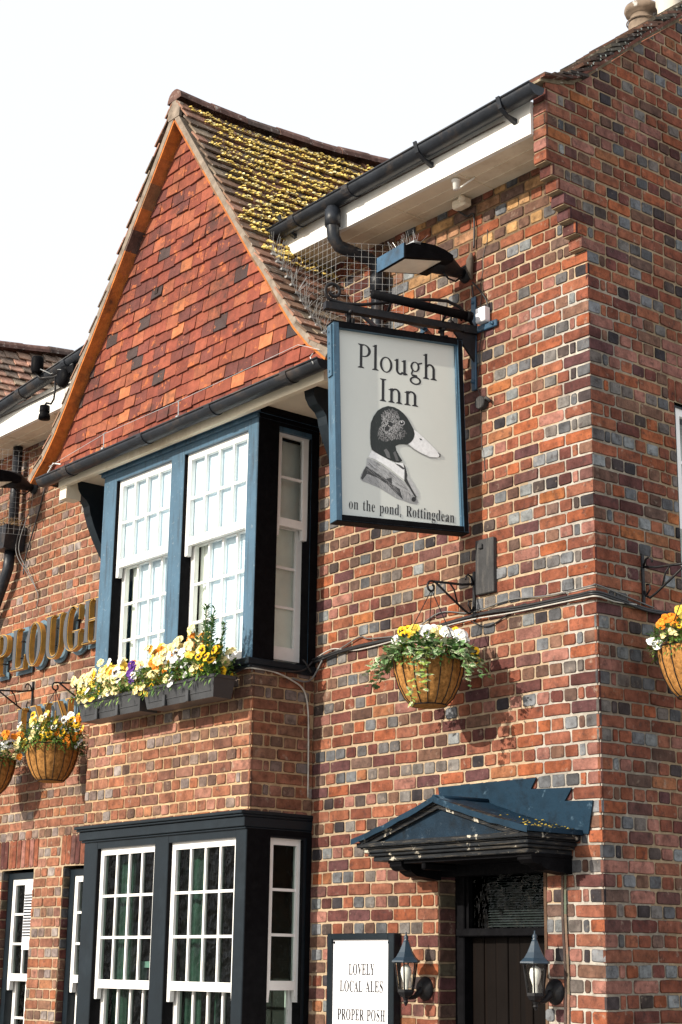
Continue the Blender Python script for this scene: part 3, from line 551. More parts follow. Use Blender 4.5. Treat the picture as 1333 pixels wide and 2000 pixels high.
# fill between left eaves and roof
def roof_z(y): return 6.655 + .80 * (y - .02)
mb = MB()
def tile_run(mb, origin, ux, uy, nrm, width, length, tw, gauge, th, colfn, clip=None, jit=.004, lift=None, sag=None):
    """courses of plain tiles: ux along the course, uy up the slope"""
    o, ux, uy, nr = Vector(origin), Vector(ux).normalized(), Vector(uy).normalized(), Vector(nrm).normalized()
    rows = int(length / gauge)
    for r in range(rows):
        s0 = r * gauge; off = (tw / 2 if r % 2 else 0)
        x = -off
        while x < width - .01:
            x0, x1 = max(0, x), min(width, x + tw); x += tw
            if x1 - x0 < .03: continue
            if clip:
                q = clip(x0, x1, s0)
                if q is None: continue
                x0, x1 = q
                if x1 - x0 < .015: continue
            L = gauge * 1.35
            j = lambda: random.uniform(-jit, jit)
            dl = random.uniform(-.008, .006) if jit > .002 else 0
            kick = random.uniform(0, .006) if jit > .002 else 0
            gx = .0012 + random.uniform(0, .0018)
            sg = (lambda xx, ss: sag(xx, ss)) if sag else (lambda xx, ss: 0.0)
            b0 = th * 1.0 + kick + random.uniform(0, .004); b1 = b0 + random.uniform(-.004, .004)
            pts = []
            for (xx, ss, hh) in ((x0 + gx, s0 + dl + j(), b0), (x1 - gx, s0 + dl + j(), b1), (x1 - gx, s0 + L, 0.001), (x0 + gx, s0 + L, 0.001)):
                pts.append(o + ux * xx + uy * ss + nr * (hh + th * .9 * 0 + sg(xx, ss)))
            lo = [p - nr * th for p in pts[:2]] + [pts[2] - nr * .001, pts[3] - nr * .001]
            V = pts + lo
            mb.add(V, [(0, 1, 2, 3), (0, 4, 5, 1), (1, 5, 6, 2), (3, 7, 4, 0)], colfn(r, x0))
    return rows

# main roof (mostly hidden behind the gutter) with its verge at the corner
def rt_col(r, x):
    c = random.choice([(.075, .05, .04), (.10, .06, .045), (.055, .045, .04), (.13, .07, .05), (.085, .075, .06)]); k = random.uniform(.8, 1.2)
    return tuple(v * k for v in c)
prof = [(-.36, 6.505), (-.2, 6.55), (-.08, 6.595), (.06, 6.70), (.25, 6.865), (.53, 7.105), (.9, 7.40), (3.2, 9.24)]
mb = MB()
for (a, b), (c, d) in zip(prof, prof[1:]):
    for (xa, xb, dz) in ((-3.3, -.3, .16), (-12.0, -3.3, .46)): mb.add([(xa, a, b - dz), (xb, a, b - dz), (xb, c, d - dz), (xa, c, d - dz)], [(0, 1, 2, 3)], (.06, .045, .04))
# verge: stacked tile ends, laid along the curve
acc = 0.0; pos = []
for (a, b), (c, d) in zip(prof, prof[1:]):
    l = math.hypot(c - a, d - b); st = 0.0
    n = max(1, round(l / .082))
    for i in range(n):
        t = i / n; pos.append((a + (c - a) * t, b + (d - b) * t, (c - a) / l, (d - b) / l))
    if c > 2.0: break
for i, (y, z, ty, tz) in enumerate(pos):
    ny, nz = -tz, ty
    x = .045
    f = max(.12, min(1, (y + .37) / .42)); tilt = (.030 + random.uniform(-.004, .006)) * f; L = .15; th = .017 if f > .5 else .012
    for w in range(3 if y > .12 else 1):
        x1 = x - .16 * w + random.uniform(-.006, .006); x0 = x1 - .157
        lift = (.028 + random.uniform(-.004, .005)) * f + .004
        A = (y, z); B = (y + ty * L, z + tz * L)
        q = [(A[0] + ny * (lift + tilt), A[1] + nz * (lift + tilt)), (B[0] + ny * (lift - .01), B[1] + nz * (lift - .01)), (B[0] + ny * (lift - .01 - th), B[1] + nz * (lift - .01 - th)), (A[0] + ny * (lift + tilt - th), A[1] + nz * (lift + tilt - th))]
        mb.prism([(p[0], p[1]) for p in q], 'x', x0, x1, rt_col(0, 0))
mb.build('roof', M_rooftile, pub)
mb = MB()
# undercloak tile strip and mortar bedding along the verge
FT_ = lambda y: max(.1, min(1, (y + .37) / .42))
for (a, b), (c, d) in zip(prof[:-1], prof[1:]):
    fa, fc = FT_(a), FT_(c)
    mb.prism([(a, b - .012), (c, d - .012), (c, d + .014 * fc), (a, b + .014 * fa)], 'x', -.10, .040, (.13, .05, .035))
    mb.prism([(a, b - .030), (c, d - .040), (c, d - .013), (a, b - .013)], 'x', -.095, .006, (.19, .15, .10))
    mb.prism([(a, b + .0145 * fa), (c, d + .0145 * fc), (c, d + .040 * fc), (a, b + .040 * fa)], 'x', -.095, .030, (.055, .048, .042))
# lichen spots on the bedding
for i in range(46):
    y = random.uniform(-.05, 1.3); z = verge_z(y) + random.uniform(.03, .09); r = random.uniform(.003, .008)
    mb.add([(.047, y + r * math.cos(t), z + r * math.sin(t)) for t in [k * 1.047 for k in range(6)]], [list(range(6))], (.40, .44, .38))
mb.build('roof_verge', M_rooftile, pub)

# chimney behind the roof with two pots
ch = MB()
def cp3(u, z, n): return (-.95 - u, 2.6 - n, z)
ch.box(-2.25, -1.2, 2.6, 3.3, 7.5, 8.62, (.25, .07, .045)); ch.box(-2.29, -1.16, 2.56, 3.34, 8.5, 8.66, (.2, .08, .05))
cho = ch.build('chimney', M_brick, pub)
def pot(x, y, z0, s, m, ornate):
    b = MB()
    if ornate:
        b.lathe([(.12 * s, 0), (.135 * s, .05), (.125 * s, .08), (.15 * s, .16), (.165 * s, .26), (.155 * s, .34), (.16 * s, .36), (.13 * s, .38), (.13 * s, .43), (.185 * s, .44), (.20 * s, .47), (.19 * s, .50), (.10 * s, .53), (.02, .54)], (x, y, z0), 20)
    else:
        b.lathe([(.15 * s, 0), (.15 * s, .4), (.165 * s, .42), (.165 * s, .75), (.14 * s, .76)], (x, y, z0), 20)
    if ornate:
        for h in (.13, .36): b.tube([(x + .172 * s * math.cos(t), y + .172 * s * math.sin(t), z0 + h * 1.0) for t in [k * .2618 for k in range(25)]], .006, 5)
    return b.build('chimney_pot', m, cho)
pot(-1.955, 2.9, 8.70, .72, M_pot, True)
pot(-1.64, 2.9, 8.66, .80, M_potpale, False)
# ------------------------------------------------------------------ gable
GY, TY = -.66, -.555            # verge plane, tile-hung face
HW = [(5.16, 1.80), (5.245, 1.70), (5.295, 1.63), (5.46, 1.475), (5.665, 1.32), (5.9, 1.155), (6.1, 1.0), (6.4, .785), (6.945, .395), (7.26, .17), (7.50, .0)]
def hw(z):
    if z <= HW[0][0]: return HW[0][1]
    for (a, b), (c, d) in zip(HW, HW[1:]):
        if z <= c: return b + (d - b) * (z - a) / (c - a)
    return 0.0
def tile_col(r, x):
    q = random.random()
    c = random.choice([(.225, .062, .036), (.20, .052, .032), (.25, .078, .042), (.175, .046, .030)]) if q < .72 else random.choice([(.14, .042, .032), (.11, .036, .03)]) if q < .935 else random.choice([(.05, .034, .034), (.06, .04, .038)]) if q < .97 else (.36, .125, .055)
    k = random.uniform(.85, 1.12); return tuple(v * k for v in c)
mb = MB()
z0t = 5.185
def gclip(x0, x1, s):
    z = z0t + s + .05; w = hw(z) - .01
    a, b = XC - w, XC + w
    X0, X1 = XC - 1.9 + x0, XC - 1.9 + x1
    X0, X1 = max(a, X0), min(b, X1)
    if X1 - X0 < .03: return None
    return X0 - XC + 1.9, X1 - XC + 1.9
tile_run(mb, (XC - 1.9, TY + .0, z0t), (1, 0, 0), (0, .0, 1), (0, -1, 0), 3.8, 2.35, .148, .094, .013, tile_col, gclip, .006)
# backing
pl = [(XC - hw(z), z) for z, _ in HW] + [(XC + hw(z), z) for z, _ in HW[::-1]][1:]
mb.prism(pl, 'y', TY + .004, TY + .06, (.12, .05, .035)); m2 = MB(); tile_run(m2, (XC - 7.44, TY + .0, z0t), (1, 0, 0), (0, .0, 1), (0, -1, 0), 3.8, 2.35, .148, .094, .013, tile_col, gclip, .006)
m2.prism([(x - 5.54, z) for x, z in pl], 'y', TY + .004, TY + .06, (.12, .05, .035)); m2.box(XC - 5.54 - 1.75, XC - 5.54 + 1.75, TY + .06, .0, 5.12, 5.17, (.5, .45, .36)); m2.build('gable_tiling', M_tile, pub)
# a slipped tile hole with a broken pale edge
mb.box(-3.62, -3.585, TY - .021, TY - .018, 6.255, 6.30, (.03, .02, .018))
mb.build('gable_tiling', M_tile, pub)

def roof_col(r, x):
    c = random.choice([(.20, .12, .08), (.24, .13, .09), (.13, .09, .065), (.27, .14, .095), (.20, .155, .11)]); k = random.uniform(.8, 1.2); return tuple(v * k for v in c)
RT = [(-.7, 7.735), (-.2, 7.715), (.49, 7.755), (.89, 7.79), (1.4, 7.87), (2.2, 7.95)]
def ridge_top(y):
    for (a, b), (c, d) in zip(RT, RT[1:]):
        if y <= c: return b + (d - b) * (y - a) / (c - a)
    return 7.95
def gable_roof(xc, moss=True, depth=1.55):
    mb = MB(); ms = MB()
    segs = list(zip(HW, HW[1:]))
    sides = (1, -1)
    for sd in sides:
        for (za, wa), (zb, wb) in segs:
            A = Vector((xc + sd * wa, 0, za)); B = Vector((xc + sd * wb, 0, zb))
            up = (B - A).normalized(); nr = Vector((sd * up.z, 0, -sd * up.x)) if True else None
            if nr.z < 0: nr = -nr
            yb = depth if za > 6.2 else .02
            # decking
            ys = [GY + .06 + (yb - GY - .06) * i / 8 for i in range(9)]
            up2 = lambda z, y: Vector((0, y, (ridge_top(y) - 7.625) * max(0.0, min(1.0, (z - 6.2) / 1.2))))
            for y0, y1 in zip(ys, ys[1:]): mb.add([A + up2(A.z, y0) + nr * .012, A + up2(A.z, y1) + nr * .012, B + up2(B.z, y1) + nr * .012, B + up2(B.z, y0) + nr * .012], [(0, 1, 2, 3)], (.05, .035, .03))
        # courses follow the profile
        prof = []
        for (za, wa), (zb, wb) in segs: prof.append((Vector((xc + sd * wa, 0, za)), Vector((xc + sd * wb, 0, zb))))
        tot = sum((b - a).length for a, b in prof)
        def at(s):
            for a, b in prof:
                l = (b - a).length
                if s <= l: return a + (b - a) * (s / l), (b - a).normalized()
                s -= l
            return prof[-1][1], (prof[-1][1] - prof[-1][0]).normalized()
        gauge = .098; n = int(tot / gauge)
        for r in range(n):
            P, up = at(r * gauge); Q, _ = at(min(tot, r * gauge + gauge * 1.4))
            up = (Q - P).normalized()
            nr = Vector((sd * up.z, 0, -sd * up.x));
            if nr.z < 0: nr = -nr
            yb = depth if P.z > 6.25 else .0
            y = GY - (.075 if r % 2 else 0); tw = .15
            wob = random.uniform(-.004, .004)
            while y < yb:
                y0, y1 = max(GY - .012, y), min(yb, y + tw); y += tw
                if y1 - y0 < .02: continue
                sag = 0.0; up_ = Vector((0, 0, ridge_top(y0) - 7.625)) * max(0.0, min(1.0, (P.z - 6.2) / 1.2))
                h = .062 + random.uniform(-.003, .006) + wob
                a0 = P + nr * h + up_; b0 = Q + nr * .044 + up_
                g = .0015
                dl = up * random.uniform(-.007, .005)
                V = [a0 + dl + Vector((0, y0 + g, 0)), a0 + dl + Vector((0, y1 - g, 0)) + nr * random.uniform(-.003, .004), b0 + Vector((0, y1 - g, 0)), b0 + Vector((0, y0 + g, 0))]
                lo = [v - nr * .014 for v in V]
                mb.add(V + lo, [(0, 1, 2, 3), (0, 4, 5, 1), (1, 5, 6, 2), (3, 7, 4, 0)], roof_col(r, y) if moss else tuple(v * 1.5 + .03 for v in roof_col(r, y)))  # mossless far roof: its sunlit tone is put into paler tile colour
                # moss grows on the tile tails of the right slope
                if moss and sd == 1 and P.z > 6.0:
                    pr = 2.2 if y0 > -.54 else (1.0 if y0 > -.60 else .08)
                    if P.z > 7.40: pr *= .6
                    patch = .5 + .5 * math.sin(y0 * 5.1 + P.z * 3.3) * math.sin(P.z * 7.0 + y0 * 2)
                    if random.random() < pr * (.62 + .5 * patch):
                        m = random.randint(18, 32)
                        for q in range(m):
                            yy = random.uniform(y0, y1); rr = random.uniform(.006, .0150) * (.75 + .6 * patch)
                            c = a0 + Vector((0, yy, 0)) + up * (random.uniform(-.012, .07) * random.random()) + nr * random.uniform(-.004, .004)
                            k = random.uniform(.75, 1.1); u = random.random()
                            cc = (.84 * k, .62 * k, .18 * k) if u < .65 else (.50 * k, .36 * k, .11 * k) if u < .78 else (.88 * k, .76 * k, .40 * k)
                            blob(ms, c, rr * random.uniform(.8, 1.4), rr * random.uniform(.9, 1.7), rr * .75, cc, nr)
        # verge mortar between tile ends, on the front edge
    mo = mb.build('gable_roof', M_rooftile, pub)
    if ms.v: tag(ms.build('moss', M_moss, mo), None, None, kind='stuff')
    # ridge tiles
    rb = MB()
    y = GY - .01; i = 0
    while y < depth + .3:
        L = .30
        def rz(yy): return ridge_top(yy) - .036
        rr = .088 + (.006 if i % 2 else 0)
        n = 8; ring = lambda yy, r: [(xc + r * math.cos(math.pi * k / n), yy, rz(yy) - .055 + r * math.sin(math.pi * k / n) * 1.0) for k in range(n + 1)]
        A, B = ring(y, rr), ring(y + L - .006, rr)
        k = random.uniform(.85, 1.15); c = (.15 * k, .085 * k, .07 * k) if random.random() < .6 else (.11 * k, .08 * k, .07 * k)
        rb.add(A + B, [[j, j + 1, n + 2 + j, n + 1 + j] for j in range(n)] + [list(range(n + 1)), list(range(n + 1, 2 * n + 2))], c, 0, False)
        y += L; i += 1
    rb.build('ridge_tile', M_rooftile, mo)
    return mo
def blob(mb, c, rx, ry, rz, col, nr=Vector((0, 0, 1))):
    V = []
    for (a, b, d) in ((1, 0, 0), (.5, .85, 0), (-.5, .85, 0), (-1, 0, 0), (-.5, -.85, 0), (.5, -.85, 0)):
        k = random.uniform(.75, 1.25); V.append((c.x + a * rx * k, c.y + b * ry * k, c.z - .2 * rz))
    for (a, b) in ((.55, .2), (-.2, .6), (-.35, -.5)):
        V.append((c.x + a * rx * .7 + nr.x * rz * .8, c.y + b * ry * .7, c.z + rz * random.uniform(.6, 1.1)))
    mb.add(V, [(0, 1, 6), (1, 7, 6), (1, 2, 7), (2, 3, 7), (3, 8, 7), (3, 4, 8), (4, 5, 8), (5, 6, 8), (5, 0, 6), (6, 7, 8)], col)
groof = gable_roof(XC)
gable_roof(XC - 5.54, False, 1.75)

# verge: undercloak tiles (orange underside) and mortar fillet, both sides
vm = MB(); uc = MB()
for sd in (1, -1):
    segs = list(zip(HW, HW[1:]))
    for (za, wa), (zb, wb) in segs:
        l = math.hypot(wb - wa, zb - za); ux, uz = sd * (wb - wa) / l, (zb - za) / l
        nx, nz = (uz * sd, -ux * sd)
        if nz < 0: nx, nz = -nx, -nz
        n = max(1, round(l / .165))
        for i in range(n):
            t0, t1 = i / n, (i + 1) / n
            a = (XC + sd * (wa + (wb - wa) * t0), za + (zb - za) * t0); b = (XC + sd * (wa + (wb - wa) * t1), za + (zb - za) * t1)
            q = random.random()
            col = (.50, .16, .035) if q < .55 else (.42, .14, .04) if q < .7 else (.24, .12, .06) if q < .9 else (.10, .06, .05)
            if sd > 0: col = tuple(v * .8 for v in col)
            # undercloak slab from the face out to the verge
            uc.prism([(a[0] + nx * -.012, a[1] - nz * .012), (b[0] - nx * .012, b[1] - nz * .012), (b[0] + nx * .004, b[1] + nz * .004), (a[0] + nx * .004, a[1] + nz * .004)], 'y', GY, TY + .02, col)
            # mortar between undercloak and tiles
            vm.prism([(a[0] + nx * .0045, a[1] + nz * .0045), (b[0] + nx * .0045, b[1] + nz * .0045), (b[0] + nx * .050, b[1] + nz * .050), (a[0] + nx * .050, a[1] + nz * .050)], 'y', GY - .003, GY + .1, (.30, .25, .2))
uc.build('gable_undercloak', M_tile, groof)
vm.build('gable_verge', M_lime, groof)
# the cap of mortar at the peak
pk = MB(); pk.prism([(XC - .07, 7.50), (XC + .07, 7.50), (XC + .08, 7.60), (XC, 7.66), (XC - .08, 7.60)], 'y', GY - .008, GY + .02)
pk.build('verge_cap', M_lime, groof)

# gutter at the foot of the gable, fascia, soffit and brackets
gut = MB(); half_gutter(gut, (-4.93, -.665, 5.135), (-1.53, -.665, 5.150), .058, (.12, .42, .66, .90)); gut.tube([(-4.93, -.665, 5.13), (-4.9, -.62, 5.13)], .03, 6)
gg = gut.build('gutter', M_gutter, pub)
for x in (-4.0, -3.05):      # thin wire posts carrying the bird wire
    b = MB(); b.tube([(x, -.70, 5.15), (x - .005, -.70, 5.27)], .004, 5); b.tube([(x - .02, -.70, 5.27), (x + .02, -.70, 5.275)], .005, 5); b.box(x - .012, x + .012, -.715, -.69, 5.14, 5.165)
    b.build('wire_post', M_wire, gg)
mb = MB(); mb.box(-4.80, -1.62, -.598, -.56, 5.06, 5.18); mb.build('fascia', M_soffit, pub)
mb = MB()
mb.box(BX1 + .002, -1.64, -.56, .0, 5.115, 5.17); mb.build('soffit', M_soffit, pub)
mb = MB(); mb.box(-4.80, BX0 - .002, -.56, .0, 5.115, 5.17)
mb.box(-4.80, -4.70, -.585, -.46, 4.965, 5.116)
mb.build('soffit', M_soffit, pub)
def eaves_bracket(x):
    b = MB()
    top = [(-.49, 5.13), (-.495, 5.10), (-.485, 5.05), (-.455, 5.005), (-.41, 4.975), (-.385, 4.94), (-.375, 4.89), (-.34, 4.80), (-.29, 4.70), (-.22, 4.585), (-.12, 4.47), (-.02, 4.38), (.0, 4.36)]
    inn = [(.0, 4.55), (-.10, 4.66), (-.17, 4.78), (-.22, 4.90), (-.25, 5.0), (-.33, 5.06), (-.38, 5.13)]
    poly = top + [(.0, 5.13)] if x < XC else top + inn
    b.prism(poly, 'x', x - .045, x + .045)
    return b.build('eaves_bracket', M_navy, pub)
eaves_bracket(-1.90); eaves_bracket(-4.74)

# ------------------------------------------------------------------ sash windows
UD = .030
def sash_frame(mb, P3, u0, u1, z0, z1, cols, rows, d, st=.045, top=.045, bot=.06, bar=.017, th=.035):
    """sash frame in a plane: P3(u,z,n); d is the depth behind the frame face"""
    def bx(a, b, c, e, t=th, dd=0.0):
        V = [P3(x, z, -d - dd - t * k) for k in (0, 1) for (x, z) in ((a, c), (b, c), (b, e), (a, e))]
        mb.add(V, [(0, 1, 2, 3), (7, 6, 5, 4), (0, 4, 5, 1), (1, 5, 6, 2), (2, 6, 7, 3), (3, 7, 4, 0)])
    bx(u0, u0 + st, z0, z1); bx(u1 - st, u1, z0, z1); bx(u0 + st, u1 - st, z1 - top, z1, th - .002, .001); bx(u0 + st, u1 - st, z0, z0 + bot, th - .002, .001)
    a, b, c, e = u0 + st, u1 - st, z0 + bot, z1 - top
    for i in range(1, cols):
        x = a + (b - a) * i / cols; bx(x - bar / 2, x + bar / 2, c, e, .022, .006)
    for j in range(1, rows):
        z = c + (e - c) * j / rows; bx(a, b, z - bar / 2, z + bar / 2, .020, .007)
    return (a, b, c, e)
def pane(parent, P3, r, d, m, flip=False):
    mb = MB(); a, b, c, e = r
    V = [P3(a, c, -d), P3(b, c, -d), P3(b, e, -d), P3(a, e, -d)]
    mb.add(V, [(3, 2, 1, 0) if flip else (0, 1, 2, 3)]); return mb.build('pane', m, parent)
def sash_pair(parent, P3, u0, u1, zb, zm, zt, cols, ru, rl, m_glass, flip=False, horn=True, inset=.03):
    mb = MB(); r = sash_frame(mb, P3, u0, u1, zm - .035, zt, cols, ru, UD, bot=.055)
    if horn:
        for (a, b) in ((u0, u0 + .042), (u1 - .042, u1)):
            V = [P3(x, z, -UD - .033 * k) for k in (0, 1) for (x, z) in ((a + .006, zm - .105), (b - .006, zm - .105), (b, zm - .035), (a, zm - .035))]
            mb.add(V, [(0, 1, 2, 3), (7, 6, 5, 4), (0, 4, 5, 1), (1, 5, 6, 2), (3, 7, 4, 0)])
    mb.build('sash', M_sash, parent); pane(parent, P3, r, UD + .02, m_glass, flip)
    mb = MB(); r = sash_frame(mb, P3, u0 + .004, u1 - .004, zb, zm + .01, cols, rl, UD + .052, bot=.085)
    mb.build('sash', M_sash, parent); pane(parent, P3, r, UD + .072, m_glass, flip)
Pf = lambda u, z, n: (u, -.503 - n, z)                       # bay front plane, u = X
Ps = lambda u, z, n: (BX1 + n, u, z)                         # bay right return, u = Y
Pl = lambda u, z, n: (BX0 - n, u, z)
def bay_frame(name, mat_f, zb, zt, ztop, label=None):
    mb = MB()
    yf = -.503
    # posts (front): left, mullion, right corner ; side posts
    for (a, b) in ((-4.295, -4.125), (-3.415, -3.255), (-2.52, BX1)): mb.box(a, b, yf, yf + .12, zb, ztop, bev=.004)
    mb.box(-4.125, -3.415, yf + .002, yf + .12, zt, ztop); mb.box(-3.255, -2.52, yf + .002, yf + .12, zt, ztop)
    mb.box(-4.125, -3.415, yf + .10, yf + .14, zb - .02, zb + .004); mb.box(-3.255, -2.52, yf + .10, yf + .14, zb - .02, zb + .004)
    # right return
    mb.box(BX1 - .12, BX1 - .002, yf + .12, -.330, zb, ztop); mb.box(BX1 - .12, BX1 - .002, -.06, .0, zb, ztop); mb.box(BX1 - .12, BX1 - .003, -.330, -.06, zt + .005, ztop)
    shd = MB()      # black strips put in for the deep shade of the sash reveals
    shds = [shd]
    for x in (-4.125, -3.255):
        shd = MB(); shds.append(shd); shd.box(x + .0008, x + .003, yf + .004, yf + .119, zb, zt)
    shds[0].box(BX1 - .118, BX1 - .0035, -.0635, -.0606, zb, zt)
    # left return, solid panels around a window
    mb.box(-4.293, -4.18, yf + .12, .0, zb, ztop)
    fr = mb.build(name, mat_f, pub); [l.build('reveal_shade', M_black, fr) for l in shds]; return fr
ub = bay_frame('bay_window', M_blue, 3.46, 4.985, 5.078)
for (a, b, zm) in ((-4.125, -3.415, 4.375), (-3.255, -2.52, 4.375)): sash_pair(ub, Pf, a, b, 3.47, zm, 4.985, 4, 2, 3, M_glass)
sash_pair(ub, Ps, -.330, -.06, 3.50, 4.40, 5.015, 1, 2, 3, M_glass)
mb = MB()   # moulded cornice, wrapping front and right side
for (pr, z0, z1) in ((.018, 5.045, 5.075), (.040, 5.075, 5.105), (.072, 5.105, 5.14), (.105, 5.14, 5.185)):
    mb.box(-4.30 - pr, BX1 + pr * .45, -.503 - pr, .0, z0, z1 - .0015, bev=.004)
mb.build('cornice', M_blue, ub)
mb = MB(); mb.box(-4.32, BX1 + .02, -.545, .0, 3.425, 3.468, bev=.006); mb.box(-4.31, BX1 + .012, -.525, .0, 3.408, 3.4248)
mb.build('sill', M_navy, ub)
# black side boards: laid over the right return and the cornice end
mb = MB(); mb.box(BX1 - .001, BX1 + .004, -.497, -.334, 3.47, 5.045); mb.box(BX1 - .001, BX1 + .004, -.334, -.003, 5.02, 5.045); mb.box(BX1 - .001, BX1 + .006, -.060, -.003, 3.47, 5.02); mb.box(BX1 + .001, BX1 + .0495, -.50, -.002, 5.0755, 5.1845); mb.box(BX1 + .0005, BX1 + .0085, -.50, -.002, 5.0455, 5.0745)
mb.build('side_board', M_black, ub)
# net curtains behind the upper lights, gathered in soft folds
def curtain(parent, m, P3, u0, u1, z0, z1, d, amp=.012, wl=.07, name='curtain'):
    mb = MB(); n = max(6, int((u1 - u0) / .012)); V = []
    for (z, k) in ((z0, 1.1), ((z0 + z1) / 2, 1.0), (z1, .8)):
        for i in range(n + 1):
            u = u0 + (u1 - u0) * i / n; V.append(P3(u, z, -d - amp * k * (math.sin(u / wl * 6.28) + .5 * math.sin(u / wl * 2.3 + 1))))
    F = [[r * (n + 1) + i, r * (n + 1) + i + 1, (r + 1) * (n + 1) + i + 1, (r + 1) * (n + 1) + i] for r in (0, 1) for i in range(n)]
    mb.add(V, F, (1, 1, 1), 0, True); return mb.build(name, m, parent)
curtain(ub, M_net, Pf, -3.99, -3.40, 3.46, 5.0, .126, .0025, .15); curtain(ub, M_net, Pf, -3.12, -2.5, 3.46, 5.0, .126, .0025, .15)
curtain(ub, M_net, Pf, -4.2, -3.42, 4.40, 5.0, .070, .0015, .15); curtain(ub, M_net, Pf, -3.40, -2.5, 4.40, 5.0, .070, .0015, .15)
curtain(ub, M_cream, Pf, -4.10, -3.985, 3.46, 5.0, .155, .012, .05); curtain(ub, M_cream, Pf, -3.24, -3.11, 3.46, 5.0, .155, .012, .05)
curtain(ub, M_cream, Ps, -.40, -.02, 3.46, 4.97, .118, .003, .2)

lb = bay_frame('bay_window', M_navy, .60, 2.375, 2.43)
for (a, b) in ((-4.125, -3.415), (-3.255, -2.52)): sash_pair(lb, Pf, a, b, .62, 1.50, 2.375, 4, 3, 3, M_glassdark)
sash_pair(lb, Ps, -.318, -.045, .62, 1.515, 2.385, 1, 3, 3, M_glassdark)
mb = MB()
for (pr, z0, z1) in ((.012, 2.42, 2.435), (.024, 2.435, 2.495), (.040, 2.495, 2.51), (.052, 2.51, 2.532)):
    mb.box(-4.30 - pr - .015, BX1 + pr * .3, -.503 - pr, .0, z0, z1 - .0012, bev=.004)
mb.build('cornice', M_navy, lb)
mb = MB(); mb.box(-4.33, BX1 + .03, -.56, .0, .53, .60, bev=.008); mb.build('sill', M_navy, lb)
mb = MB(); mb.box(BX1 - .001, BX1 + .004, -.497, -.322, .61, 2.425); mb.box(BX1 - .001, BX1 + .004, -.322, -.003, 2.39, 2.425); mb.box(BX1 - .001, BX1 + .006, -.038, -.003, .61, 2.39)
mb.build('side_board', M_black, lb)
for (a, b) in ((-4.10, -3.86), (-3.66, -3.56), (-3.45, -3.25), (-3.24, -3.06), (-2.90, -2.84)): curtain(lb, M_green, Pf, a, b, .65, 2.4, .16 + .02 * random.random(), .02, .06)
# orange paper shape and a bench reflection built as pale rails behind the glass
mb = MB(); mb.box(-3.95, -3.42, -.26, -.22, 1.60, 1.64); 
for i in range(5): mb.box(-3.90 + i * .11, -3.87 + i * .11, -.255, -.225, 1.44, 1.60)
mb.build('bench_reflection', mat('pale_green_reflection', (.22, .36, .32), .5), lb)

# ------------------------------------------------------------------ other windows
def plain_window(P3, u0, u1, zb, zm, zt, cols, ru, rl, flip, glass, dfr=.10, stile=.07):
    mb = MB()
    def bx(a, b, c, e):
        V = [P3(x, z, -dfr - .1 * k) for k in (0, 1) for (x, z) in ((a, c), (b, c), (b, e), (a, e))]
        mb.add(V, [(0, 1, 2, 3), (7, 6, 5, 4), (0, 4, 5, 1), (1, 5, 6, 2), (2, 6, 7, 3), (3, 7, 4, 0)])
    bx(u0, u0 + stile, zb, zt); bx(u1 - stile, u1, zb, zt); bx(u0 + stile, u1 - stile, zt - stile * .7, zt); bx(u0 + stile, u1 - stile, zb, zb + stile)
    w = mb.build('sash_window', M_navy, pub)
    Q = lambda u, z, n: P3(u, z, n - dfr + .02)
    sash_pair(w, Q, u0 + stile, u1 - stile, zb + stile, zm, zt - stile * .7, cols, ru, rl, glass, flip)
    return w
Pw = lambda u, z, n: (u, -n, z)
w1 = plain_window(Pw, -6.40, -5.86, .5, 1.52, 2.31, 2, 3, 3, False, M_glassdark, .06)
mb = MB()       # slatted vent panel fixed in the left window
mb.box(-6.09, -5.92, .045, .05, 1.72, 2.24); mb.build('vent_panel', M_board, w1)
mb = MB()
for i in range(15):
    for j in range(7): mb.box(-6.082 + j * .022, -6.066 + j * .022, .042, .0448, 1.82 + i * .022, 1.832 + i * .022)
mb.build('vent_slat', M_gutter, w1)
plain_window(Pw, -5.44, -4.36, .5, 1.52, 2.31, 4, 3, 3, False, M_glassdark, .06)
Pr = lambda u, z, n: (n, u, z)
plain_window(Pr, .72, 1.74, 3.51, 4.16, 4.79, 3, 2, 2, False, M_glass, .012, .012)
mb = MB(); mb.box(-.25, -.24, .7, 1.8, 3.45, 4.8); mb.build('blind', M_cream, pub)
# ------------------------------------------------------------------ door and canopy
mb = MB()
DY = .125
mb.box(DX0 + .001, DX0 + .075, DY, DY + .1, 0, DZ, bev=.006); mb.box(DX1 - .03, DX1 - .001, DY, DY + .1, 0, DZ)
mb.box(DX0 + .03, DX1 - .001, DY - .02, DY + .1, 1.795, 1.838, bev=.005)
mb.box(DX0 + .075, DX0 + .095, DY + .02, DY + .06, 1.838, DZ); mb.box(DX0 + .095, DX1 - .03, DY + .015, DY + .06, DZ - .06, DZ)
df = mb.build('door_frame', M_black, pub)
mb = MB(); mb.add([(DX0 + .09, DY + .05, 1.838), (DX1 - .03, DY + .05, 1.838), (DX1 - .03, DY + .05, DZ - .06), (DX0 + .09, DY + .05, DZ - .06)], [(0, 1, 2, 3)])
mb.build('pane', M_glassdark, df)
mb = MB()
for i in range(22): mb.prism([(DY + .10, 1.85 + i * .014), (DY + .125, 1.858 + i * .014), (DY + .125, 1.8595 + i * .014), (DY + .10, 1.8515 + i * .014)], 'x', DX0 + .17, DX1 - .04)
mb.build('blind', mat('dark_slat', (.09, .09, .10), .3), df)
mb = MB()
for i in range(8):
    a = DX0 + .076 + i * .094; mb.box(a, a + .091, DY + .065 + (.004 if i % 2 else 0), DY + .11, 0, 1.795, bev=.004)
mb.build('door', M_door, pub)

